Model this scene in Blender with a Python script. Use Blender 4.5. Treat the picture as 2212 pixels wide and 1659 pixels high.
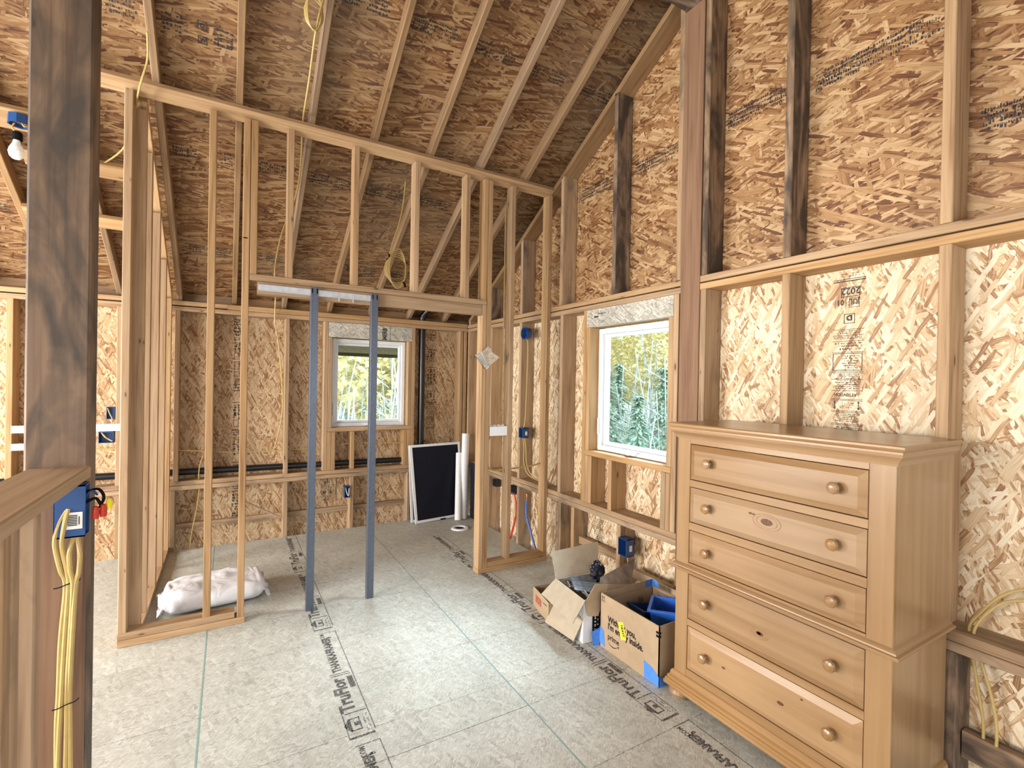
import bpy, bmesh, math, random
from mathutils import Vector, Matrix
random.seed(7)
R = math.radians
sc = bpy.context.scene
col = sc.collection
for o in list(bpy.data.objects): bpy.data.objects.remove(o)

# ------------------------------------------------------------ camera
cam_d = bpy.data.cameras.new('camera'); cam = bpy.data.objects.new('camera', cam_d); col.objects.link(cam)
cam_d.sensor_width = 36; cam_d.lens = 17.023; cam_d.clip_start = 0.02; cam_d.clip_end = 300
rx = Vector((0.86342, -0.50416, 0.018085)); dn = Vector((0.012861, -0.013839, -0.999822)); fw = Vector((0.50432, 0.8635, -0.005465))
cm = Matrix.Identity(4)
for i in range(3):
    cm[i][0] = rx[i]; cm[i][1] = -dn[i]; cm[i][2] = -fw[i]
cm.translation = Vector((0, 0, 1.5))
cam.matrix_world = cm
sc.camera = cam

# ------------------------------------------------------------ world, lights, exposure
w = bpy.data.worlds.new('sky'); sc.world = w; w.use_nodes = True
nt = w.node_tree; nt.nodes.clear()
wo = nt.nodes.new('ShaderNodeOutputWorld'); bg = nt.nodes.new('ShaderNodeBackground')
bg.inputs[0].default_value = (0.80, 0.92, 1.0, 1); bg.inputs[1].default_value = 4.2
nt.links.new(bg.outputs[0], wo.inputs[0])
def area(name, loc, rot, sx, sy, power, color):
    l = bpy.data.lights.new(name, 'AREA'); l.shape = 'RECTANGLE'; l.size = sx; l.size_y = sy
    l.energy = power; l.color = color
    o = bpy.data.objects.new(name, l); col.objects.link(o); o.location = loc; o.rotation_euler = rot
    return o
# area lamps: room fill added at unseen front openings, daylight from the left room
area('fill_front_opening', (0.6, -1.12, 1.55), (R(66), 0, 0), 1.6, 1.3, 10, (1.0, 0.94, 0.87))
area('fill_front_opening', (-2.2, -1.12, 1.55), (R(66), 0, 0), 1.8, 1.3, 20, (1.0, 0.94, 0.87))
area('daylight_left_window', (-4.05, 1.2, 1.55), (R(72), 0, R(-90)), 1.8, 1.3, 300, (1.0, 0.95, 0.88))
area('daylight_left_window', (-4.05, 3.9, 1.45), (R(90), 0, R(-90)), 1.5, 1.3, 290, (1.0, 0.96, 0.88))
# cool skylight falling in by the two windows in view
area('daylight_right_window', (4.6, 2.45, 3.6), (R(48), 0, R(90)), 2.2, 1.8, 950, (0.80, 0.91, 1.0))
area('daylight_back_window', (1.25, 7.6, 3.2), (R(55), 0, R(180)), 2.0, 1.5, 420, (0.80, 0.91, 1.0))
sc.view_settings.view_transform = 'Standard'; sc.view_settings.look = 'None'
sc.view_settings.gamma = 1; sc.view_settings.use_curve_mapping = False
sc.view_settings.exposure = 0.0
try:
    sc.cycles.max_bounces = 8; sc.cycles.diffuse_bounces = 3; sc.cycles.glossy_bounces = 2; sc.cycles.use_adaptive_sampling = True; sc.cycles.adaptive_threshold = 0.07; sc.cycles.use_denoising = True
    sc.cycles.sample_clamp_indirect = 6
except Exception: pass

# ------------------------------------------------------------ materials
def newmat(name):
    m = bpy.data.materials.new(name); m.use_nodes = True; t = m.node_tree; t.nodes.clear()
    out = t.nodes.new('ShaderNodeOutputMaterial'); b = t.nodes.new('ShaderNodeBsdfPrincipled')
    t.links.new(b.outputs[0], out.inputs[0])
    return m, t, b, out
def N(t, typ, **kw):
    n = t.nodes.new(typ)
    for k, v in kw.items(): setattr(n, k, v)
    return n
def plain(name, c, rough=0.6, metal=0.0, var=0.06, scale=40, bump=0.0, coat=0.0):
    m, t, b, out = newmat(name)
    tc = N(t, 'ShaderNodeTexCoord'); no = N(t, 'ShaderNodeTexNoise'); no.inputs['Scale'].default_value = scale; no.inputs['Detail'].default_value = 4
    t.links.new(tc.outputs['Object'], no.inputs['Vector'])
    hs = N(t, 'ShaderNodeMapRange'); hs.inputs['From Min'].default_value = 0.3; hs.inputs['From Max'].default_value = 0.7
    hs.inputs['To Min'].default_value = 1 - var * 1.6; hs.inputs['To Max'].default_value = 1 + var
    t.links.new(no.outputs[0], hs.inputs[0])
    mx = N(t, 'ShaderNodeVectorMath', operation='SCALE'); mx.inputs[0].default_value = c[:3]
    t.links.new(hs.outputs[0], mx.inputs['Scale']); t.links.new(mx.outputs[0], b.inputs['Base Color'])
    b.inputs['Roughness'].default_value = rough; b.inputs['Metallic'].default_value = metal
    b.inputs['Coat Weight'].default_value = coat
    if bump:
        bp = N(t, 'ShaderNodeBump'); bp.inputs['Strength'].default_value = bump; bp.inputs['Distance'].default_value = 0.004
        t.links.new(no.outputs[0], bp.inputs['Height']); t.links.new(bp.outputs[0], b.inputs['Normal'])
    return m
def ramp(t, stops, interp='LINEAR'):
    r = N(t, 'ShaderNodeValToRGB'); r.color_ramp.interpolation = interp
    e = r.color_ramp.elements
    while len(e) < len(stops): e.new(0.5)
    for el, (p, c) in zip(e, stops): el.position = p; el.color = (*c, 1)
    return r
def mixc(t, fac, a, b, mode='MIX'):
    m = N(t, 'ShaderNodeMix', data_type='RGBA', blend_type=mode)
    for s, v in ((0, fac), (6, a), (7, b)):
        if isinstance(v, (int, float)): m.inputs[s].default_value = v
        elif isinstance(v, tuple): m.inputs[s].default_value = (*v, 1)
        else: t.links.new(v, m.inputs[s])
    return m.outputs[2]
def math_(t, op, a, b=0.0, c=None, clamp=False):
    m = N(t, 'ShaderNodeMath', operation=op); m.use_clamp = clamp
    for i, v in enumerate((a, b, c)):
        if v is None: continue
        if isinstance(v, (int, float)): m.inputs[i].default_value = v
        else: t.links.new(v, m.inputs[i])
    return m.outputs[0]

def wood(name, c1, c2, dark, knots=0.5, stain=0.0, stainc=(0.05, 0.04, 0.035), rough=0.72, tint=0.16, grain=1.0, coat=0.0, gu=2.2, gv=75):
    """sawn lumber; UV in metres with U along the grain"""
    m, t, b, out = newmat(name)
    uv = N(t, 'ShaderNodeUVMap')
    def mp(sx, sy, off=0):
        q = N(t, 'ShaderNodeMapping'); q.inputs['Scale'].default_value = (sx, sy, 1); q.inputs['Location'].default_value = (off, off * .7, 0)
        t.links.new(uv.outputs[0], q.inputs[0]); return q.outputs[0]
    def noise(v, sc_, det=3, dist=0.0):
        n = N(t, 'ShaderNodeTexNoise'); n.noise_dimensions = '2D'; n.inputs['Scale'].default_value = sc_
        n.inputs['Detail'].default_value = det; n.inputs['Distortion'].default_value = dist
        t.links.new(v, n.inputs['Vector']); return n.outputs[0]
    g1 = noise(mp(gu, gv), 1.0, 5, 0.6)
    g2 = noise(mp(gu * .5, gv * .22, 3.1), 1.0, 2, 0.8)
    g3 = noise(mp(7, 14, 9.3), 1.0, 3)
    g = math_(t, 'ADD', math_(t, 'MULTIPLY', g1, 0.5 * grain), math_(t, 'MULTIPLY', g2, 0.5 * grain))
    g = math_(t, 'ADD', g, 0.5 - 0.5 * grain)
    r = ramp(t, [(0.30, dark), (0.44, c2), (0.60, c1), (0.85, tuple(min(1, x * 1.12) for x in c1))])
    t.links.new(g, r.inputs[0])
    cc = mixc(t, math_(t, 'MULTIPLY', g3, 0.35), r.outputs[0], c2)
    # knots
    vo = N(t, 'ShaderNodeTexVoronoi'); vo.voronoi_dimensions = '2D'; vo.inputs['Scale'].default_value = 1.0
    t.links.new(mp(4.2, 13.0, 1.7), vo.inputs['Vector'])
    sp = N(t, 'ShaderNodeSeparateColor'); t.links.new(vo.outputs['Color'], sp.inputs[0])
    size = math_(t, 'MULTIPLY', math_(t, 'SUBTRACT', sp.outputs[0], 1 - 0.42 * knots), 0.34)
    kn = math_(t, 'MULTIPLY', math_(t, 'SUBTRACT', size, vo.outputs['Distance']), 22, clamp=True)
    halo = math_(t, 'MULTIPLY', math_(t, 'SUBTRACT', math_(t, 'MULTIPLY', size, 2.2), vo.outputs['Distance']), 5, clamp=True)
    cc = mixc(t, math_(t, 'MULTIPLY', halo, 0.45), cc, dark)
    cc = mixc(t, math_(t, 'MULTIPLY', kn, 0.85), cc, tuple(x * .38 for x in dark))
    if stain:
        s = noise(mp(1.6, 6.5, 5.5), 1.0, 5, 1.2)
        s2 = noise(mp(9, 16, 2.5), 1.0, 4, 0.5)
        ss = math_(t, 'ADD', math_(t, 'MULTIPLY', s, 0.75), math_(t, 'MULTIPLY', s2, 0.25))
        mr = N(t, 'ShaderNodeMapRange'); mr.inputs[1].default_value = 0.62 - 0.22 * stain; mr.inputs[2].default_value = 0.80 - 0.2 * stain
        t.links.new(ss, mr.inputs[0])
        cc = mixc(t, math_(t, 'MULTIPLY', mr.outputs[0], 0.92), cc, stainc)
    oi = N(t, 'ShaderNodeObjectInfo')
    br = N(t, 'ShaderNodeMapRange'); br.inputs[3].default_value = 1 - tint; br.inputs[4].default_value = 1 + tint * .6
    t.links.new(oi.outputs['Random'], br.inputs[0])
    hv = N(t, 'ShaderNodeHueSaturation'); t.links.new(cc, hv.inputs['Color']); t.links.new(br.outputs[0], hv.inputs['Value'])
    sr = N(t, 'ShaderNodeMapRange'); sr.inputs[3].default_value = 0.9; sr.inputs[4].default_value = 1.12
    fr = math_(t, 'FRACT', math_(t, 'MULTIPLY', oi.outputs['Random'], 7.31)); t.links.new(fr, sr.inputs[0])
    t.links.new(sr.outputs[0], hv.inputs['Saturation'])
    t.links.new(hv.outputs[0], b.inputs['Base Color'])
    b.inputs['Roughness'].default_value = rough
    b.inputs['Coat Weight'].default_value = coat; b.inputs['Coat Roughness'].default_value = 0.25
    bp = N(t, 'ShaderNodeBump'); bp.inputs['Strength'].default_value = 0.25; bp.inputs['Distance'].default_value = 0.0015
    t.links.new(g, bp.inputs['Height']); t.links.new(bp.outputs[0], b.inputs['Normal'])
    return m

def osb(name, ang, spread, stops, L=0.10, W=0.017, layers=7, bump=0.6, stain=0.0, coverage=0.38, mottle=.12, edge=.55):
    """strand board: layers of overlapping flakes laid at angles scattered round ang (degrees)"""
    m, t, b, out = newmat(name)
    uv = N(t, 'ShaderNodeUVMap')
    wn = N(t, 'ShaderNodeTexNoise'); wn.noise_dimensions = '2D'; wn.inputs['Scale'].default_value = 9; wn.inputs['Detail'].default_value = 1
    t.links.new(uv.outputs[0], wn.inputs['Vector'])
    ws = N(t, 'ShaderNodeVectorMath', operation='MULTIPLY_ADD'); ws.inputs[1].default_value = (0.012, 0.012, 0); t.links.new(wn.outputs['Color'], ws.inputs[0]); t.links.new(uv.outputs[0], ws.inputs[2])
    colr = None; height = None
    rr = random.Random(len(name) * 13 + int(ang))
    for k in range(layers):
        a = ang + spread * (((k * 0.618 + 0.13) % 1.0) * 2 - 1)
        if k == 3: a = ang + 75
        f = (1.5, 1.2, .75, .8, 1.35, .6, 1.0, .7, .9, .6)[k % 10]
        l = L * f * (1.0 + .2 * math.sin(k * 2.1)); ww = W * f * (1.0 + 0.3 * math.cos(k * 1.7))
        q = N(t, 'ShaderNodeMapping', vector_type='TEXTURE'); q.inputs['Rotation'].default_value = (0, 0, R(a)); q.inputs['Scale'].default_value = (l, ww, 1)
        q.inputs['Location'].default_value = (k * 3.37 + rr.random(), k * 1.91, 0)
        t.links.new(ws.outputs[0], q.inputs[0])
        v = N(t, 'ShaderNodeTexVoronoi'); v.voronoi_dimensions = '2D'; v.distance = 'CHEBYCHEV'
        v.inputs['Scale'].default_value = 1.0; v.inputs['Randomness'].default_value = 0.9
        t.links.new(q.outputs[0], v.inputs['Vector'])
        sp = N(t, 'ShaderNodeSeparateColor'); t.links.new(v.outputs['Color'], sp.inputs[0])
        gn = N(t, 'ShaderNodeTexNoise'); gn.noise_dimensions = '2D'; gn.inputs['Scale'].default_value = 1.0; gn.inputs['Detail'].default_value = 1
        q2 = N(t, 'ShaderNodeVectorMath', operation='MULTIPLY'); q2.inputs[1].default_value = (1.3, 7.0, 1); t.links.new(q.outputs[0], q2.inputs[0]); t.links.new(q2.outputs[0], gn.inputs['Vector'])
        val = math_(t, 'ADD', sp.outputs[1], math_(t, 'MULTIPLY', math_(t, 'SUBTRACT', gn.outputs[0], 0.5), 0.7))
        # ragged, darker rims
        rim = math_(t, 'MULTIPLY', math_(t, 'SUBTRACT', v.outputs['Distance'], math_(t, 'MULTIPLY_ADD', gn.outputs[0], .14, .33)), 3.2, clamp=True)
        val = math_(t, 'SUBTRACT', val, math_(t, 'MULTIPLY', rim, edge))
        if colr is None: colr, height = val, sp.outputs[2]
        else:
            msk = math_(t, 'MULTIPLY', math_(t, 'GREATER_THAN', sp.outputs[0], 1 - coverage), math_(t, 'LESS_THAN', v.outputs['Distance'], math_(t, 'MULTIPLY_ADD', gn.outputs[0], .14, .46)))
            mk = N(t, 'ShaderNodeMix', data_type='FLOAT'); t.links.new(msk, mk.inputs[0]); t.links.new(colr, mk.inputs[2]); t.links.new(val, mk.inputs[3]); colr = mk.outputs[0]
            mh = N(t, 'ShaderNodeMix', data_type='FLOAT'); t.links.new(msk, mh.inputs[0]); t.links.new(height, mh.inputs[2]); t.links.new(math_(t, 'ADD', sp.outputs[2], 0.35 * k), mh.inputs[3]); height = mh.outputs[0]
    r = ramp(t, stops); t.links.new(colr, r.inputs[0]); cc = r.outputs[0]
    bn = N(t, 'ShaderNodeTexNoise'); bn.noise_dimensions = '2D'; bn.inputs['Scale'].default_value = 2.3; bn.inputs['Detail'].default_value = 3; t.links.new(uv.outputs[0], bn.inputs['Vector'])
    mr = N(t, 'ShaderNodeMapRange'); mr.inputs[1].default_value = .3; mr.inputs[2].default_value = .7; mr.inputs[3].default_value = 1 - mottle; mr.inputs[4].default_value = 1 + mottle * .5; t.links.new(bn.outputs[0], mr.inputs[0])
    hv = N(t, 'ShaderNodeHueSaturation'); t.links.new(cc, hv.inputs['Color']); t.links.new(mr.outputs[0], hv.inputs['Value']); cc = hv.outputs[0]
    if stain:
        sn = N(t, 'ShaderNodeTexNoise'); sn.noise_dimensions = '2D'; sn.inputs['Scale'].default_value = 1.1; sn.inputs['Detail'].default_value = 4; t.links.new(ws.outputs[0], sn.inputs['Vector'])
        sm = N(t, 'ShaderNodeMapRange'); sm.inputs[1].default_value = .52; sm.inputs[2].default_value = .68; t.links.new(sn.outputs[0], sm.inputs[0])
        cc = mixc(t, math_(t, 'MULTIPLY', sm.outputs[0], stain), cc, (0.25, 0.20, 0.14))
    t.links.new(cc, b.inputs['Base Color'])
    b.inputs['Roughness'].default_value = 0.58
    bp = N(t, 'ShaderNodeBump'); bp.inputs['Strength'].default_value = bump; bp.inputs['Distance'].default_value = 0.0022
    t.links.new(height, bp.inputs['Height']); t.links.new(bp.outputs[0], b.inputs['Normal'])
    return m

PAL = [(0.0, (0.27, 0.13, 0.055)), (0.09, (0.40, 0.23, 0.11)), (0.24, (0.55, 0.375, 0.21)), (0.5, (0.66, 0.505, 0.325)), (0.9, (0.80, 0.70, 0.53))]
PAL_SHADED = [(0.0, (0.12, 0.045, 0.016)), (0.14, (0.24, 0.115, 0.046)), (0.36, (0.36, 0.21, 0.097)), (0.66, (0.47, 0.31, 0.165)), (0.95, (0.64, 0.49, 0.31))]  # darker copy of PAL: dim light on gable and roof put into the colour
M = {}
M['osb_wall'] = osb('strand_board_wall', 86, 50, PAL, L=.105, W=.022, edge=.4, mottle=.08)
M['osb_gable'] = osb('strand_board_gable', 4, 36, [(p, (c[0] * .88, c[1] * .79, c[2] * .69)) for p, c in PAL_SHADED], L=.115, W=.021, edge=.5)  # upper wall's weaker light put into darker board colours
M['osb_back'] = osb('strand_board_back', 90, 40, [(p, (c[0] * .80, c[1] * .72, c[2] * .64)) for p, c in PAL], edge=.5)  # PAL darkened: shade of the back wall put into the colour
M['osb_roof'] = osb('strand_board_roof', 0, 20, [(p, (c[0] * .62, c[1] * .53, c[2] * .44)) for p, c in PAL_SHADED], L=.14, W=.021, stain=.25, edge=.7)  # darkened further: shade under the roof put into the colour
M['osb_floor'] = osb('strand_board_floor', 90, 88, [(0.0, (0.36, 0.34, 0.295)), (0.2, (0.44, 0.43, 0.385)), (0.6, (0.485, 0.485, 0.44)), (0.98, (0.57, 0.58, 0.54))], L=.040, W=.009, layers=6, bump=.12, edge=.22, mottle=.10)
M['lsl'] = osb('strand_header_board', 0, 50, [(0.0, (0.30, 0.28, 0.24)), (0.25, (0.44, 0.41, 0.35)), (0.6, (0.54, 0.52, 0.46)), (0.95, (0.72, 0.71, 0.66))], L=.07, W=.012)
M['lumber'] = wood('framing_lumber', (0.50, 0.335, 0.188), (0.40, 0.25, 0.13), (0.25, 0.135, 0.062), knots=.8)
M['lumber_old_shaded'] = wood('weathered_shaded_lumber', (0.46, 0.32, 0.20), (0.36, 0.24, 0.145), (0.23, 0.135, 0.075), stain=.55, stainc=(0.16, 0.12, 0.085))
M['lumber_dark'] = wood('dark_stained_lumber', (0.42, 0.29, 0.19), (0.28, 0.18, 0.11), (0.15, 0.085, 0.05), stain=1.1, stainc=(0.045, 0.032, 0.026))
M['rafter'] = wood('shaded_rafter_lumber', (0.33, 0.215, 0.122), (0.255, 0.158, 0.085), (0.16, 0.088, 0.042), stain=.25, stainc=(0.2, 0.13, 0.08))  # framing lumber darkened: the ceiling's shade put into the colour
M['red_post'] = wood('reddish_post_lumber', (0.265, 0.145, 0.080), (0.215, 0.11, 0.057), (0.14, 0.066, 0.033), knots=.15, tint=0.0)
M['post'] = wood('grey_stained_post_lumber', (0.25, 0.16, 0.10), (0.19, 0.118, 0.072), (0.105, 0.063, 0.038), stain=.95, stainc=(0.058, 0.047, 0.040), knots=.7, tint=0.0)
M['pine'] = wood('varnished_pine', (0.37, 0.232, 0.120), (0.30, 0.177, 0.083), (0.22, 0.112, 0.046), knots=.16, rough=.3, coat=.4, tint=.10, grain=.95, gu=1.1, gv=26)
M['cap'] = wood('smooth_cap_board', (0.50, 0.37, 0.255), (0.42, 0.30, 0.195), (0.30, 0.19, 0.11), knots=.1, tint=0.0)
M['vinyl'] = plain('white_vinyl', (0.80, 0.83, 0.88), .35, var=.02)
M['steel'] = plain('blue_grey_steel', (0.125, 0.15, 0.20), .42, .55, var=.06, scale=60)
M['galv'] = plain('galvanised_steel', (0.62, 0.66, 0.72), .38, .6, var=.08)
M['abs'] = plain('black_plastic', (0.008, 0.009, 0.013), .3, var=.1)
M['blue'] = plain('blue_plastic', (0.015, 0.07, 0.24), .4, var=.1)
M['blue_tub'] = plain('bright_blue_plastic', (0.03, 0.16, 0.72), .35, var=.1)
M['tape'] = plain('blue_masking_tape', (0.07, 0.24, 0.72), .6, var=.08)
M['yellow_cable'] = plain('yellow_cable_sheath', (0.50, 0.37, 0.14), .5, var=.05)
M['white'] = plain('white_plastic', (0.82, 0.84, 0.88), .45, var=.03)
M['paper'] = plain('white_paper', (0.80, 0.80, 0.78), .8, var=.03)
M['card'] = plain('kraft_cardboard', (0.40, 0.29, 0.185), .85, var=.05, scale=18)
M['card_pale'] = plain('pale_cardboard', (0.43, 0.36, 0.27), .85, var=.05, scale=18)
M['card_dirty'] = plain('dirty_grey_cardboard', (0.30, 0.25, 0.22), .85, var=.35, scale=14)
M['ink'] = plain('black_ink', (0.012, 0.011, 0.013), .8)
M['ink'].node_tree.nodes['Principled BSDF'].inputs['Specular IOR Level'].default_value = .05
M['red'] = plain('red_pipe', (0.60, 0.05, 0.03), .4); M['blue_pipe'] = plain('blue_pipe', (0.08, 0.16, 0.50), .4)
M['copper'] = plain('copper', (0.45, 0.22, 0.13), .4, .8)
M['redink'] = plain('red_ink', (0.42, 0.12, 0.08), .8)
M['yellow_label'] = plain('yellow_label', (0.95, 0.82, 0.05), .6)
M['metal'] = plain('bright_metal', (0.55, 0.63, 0.72), .3, .8, var=.2)
M['bag_black'] = plain('black_bag_plastic', (0.012, 0.016, 0.03), .25, var=.2, scale=25, bump=.8)
M['mesh_black'] = plain('black_insect_mesh', (0.010, 0.012, 0.022), .45, var=.15, scale=300)
M['mesh_black'].node_tree.nodes['Principled BSDF'].inputs['Specular IOR Level'].default_value = .15
M['chalk'] = plain('green_edge_paint', (0.20, 0.33, 0.31), .8)
M['soffit'] = plain('beige_soffit', (0.36, 0.32, 0.22), .8, var=.1); M['fascia'] = plain('brown_fascia', (0.07, 0.05, 0.02), .7)
M['wrap'] = plain('house_wrap', (0.30, 0.22, 0.14), .9)
M['bark'] = plain('white_birch_bark', (0.62, 0.62, 0.62), .8, var=.35, scale=9)
M['leaf_y'] = plain('yellow_leaves', (0.82, 0.70, 0.34), .7, var=.2, scale=3)  # paled: bleached outdoor glare put into the leaf colour
M['leaf_g'] = plain('green_needles', (0.34, 0.50, 0.38), .8, var=.25, scale=3)  # paled like the leaves: outdoor haze put into the colour
M['twig'] = plain('grey_twigs', (0.55, 0.60, 0.58), .8, var=.3, scale=5)  # pale too: bleached outdoor light put into the twig colour
M['grass'] = plain('dry_grass', (0.40, 0.42, 0.28), .9, var=.3, scale=2)
# faded stamp ink: partly transparent so that the board shows through
def stamp_mat(name, dens, scale=130):
    m, t, b, out = newmat(name)
    b.inputs['Base Color'].default_value = (0.03, 0.03, 0.035, 1); b.inputs['Roughness'].default_value = .7
    tc = N(t, 'ShaderNodeTexCoord'); no = N(t, 'ShaderNodeTexNoise'); no.inputs['Scale'].default_value = scale; no.inputs['Detail'].default_value = 3
    t.links.new(tc.outputs['Object'], no.inputs['Vector'])
    mr = N(t, 'ShaderNodeMapRange'); mr.inputs[1].default_value = .38; mr.inputs[2].default_value = .62; mr.inputs[3].default_value = max(0, dens - .35); mr.inputs[4].default_value = min(1, dens + .25)
    t.links.new(no.outputs[0], mr.inputs[0])
    tr = N(t, 'ShaderNodeBsdfTransparent'); mx = N(t, 'ShaderNodeMixShader')
    t.links.new(mr.outputs[0], mx.inputs[0]); t.links.new(tr.outputs[0], mx.inputs[1]); t.links.new(b.outputs[0], mx.inputs[2]); t.links.new(mx.outputs[0], out.inputs[0])
    return m
M['stamp'] = stamp_mat('stamp_ink', .95); M['stamp_floor'] = stamp_mat('floor_stamp_ink', .62, 160); M['faint'] = stamp_mat('faint_line_ink', .38, 90)
def glass_mat():
    m, t, b, out = newmat('window_glass')
    t.nodes.remove(b)
    tr = N(t, 'ShaderNodeBsdfTransparent'); tr.inputs[0].default_value = (.93, .97, .97, 1)
    gl = N(t, 'ShaderNodeBsdfGlossy'); gl.inputs['Roughness'].default_value = .02
    fr = N(t, 'ShaderNodeLayerWeight'); fr.inputs[0].default_value = .12
    mx = N(t, 'ShaderNodeMixShader'); t.links.new(fr.outputs[1], mx.inputs[0]); t.links.new(tr.outputs[0], mx.inputs[1]); t.links.new(gl.outputs[0], mx.inputs[2]); t.links.new(mx.outputs[0], out.inputs[0])
    return m
M['glass'] = glass_mat()
def sack_mat():
    m, t, b, out = newmat('white_sack_plastic')
    tc = N(t, 'ShaderNodeTexCoord'); no = N(t, 'ShaderNodeTexNoise'); no.inputs['Scale'].default_value = 7; no.inputs['Detail'].default_value = 5; no.inputs['Distortion'].default_value = 1.0
    t.links.new(tc.outputs['Object'], no.inputs['Vector'])
    r = ramp(t, [(0.30, (0.50, 0.50, 0.55)), (0.45, (0.78, 0.80, 0.87)), (0.75, (0.84, 0.86, 0.91))]); t.links.new(no.outputs[0], r.inputs[0]); t.links.new(r.outputs[0], b.inputs['Base Color'])
    b.inputs['Roughness'].default_value = .45
    bp = N(t, 'ShaderNodeBump'); bp.inputs['Strength'].default_value = .7; bp.inputs['Distance'].default_value = .02; t.links.new(no.outputs[0], bp.inputs['Height']); t.links.new(bp.outputs[0], b.inputs['Normal'])
    return m
M['sack'] = sack_mat()
M['knot'] = plain('pine_knot', (0.13, 0.055, 0.02), .35, var=.3, scale=120)
M['ring'] = stamp_mat_later = plain('pine_grain_ring', (0.26, 0.13, 0.055), .4, var=.3)
M['torn'] = plain('torn_brown_paper', (0.52, 0.43, 0.34), .85, var=.2, scale=60)
M['foam'] = plain('orange_foam', (0.72, 0.42, 0.14), .8, var=.2)
def bulb_mat():
    m, t, b, out = newmat('frosted_bulb'); b.inputs['Base Color'].default_value = (.85, .88, .9, 1); b.inputs['Roughness'].default_value = .25
    b.inputs['Emission Color'].default_value = (.9, .97, 1, 1); b.inputs['Emission Strength'].default_value = 0.15
    return m
M['bulb'] = bulb_mat()

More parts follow.
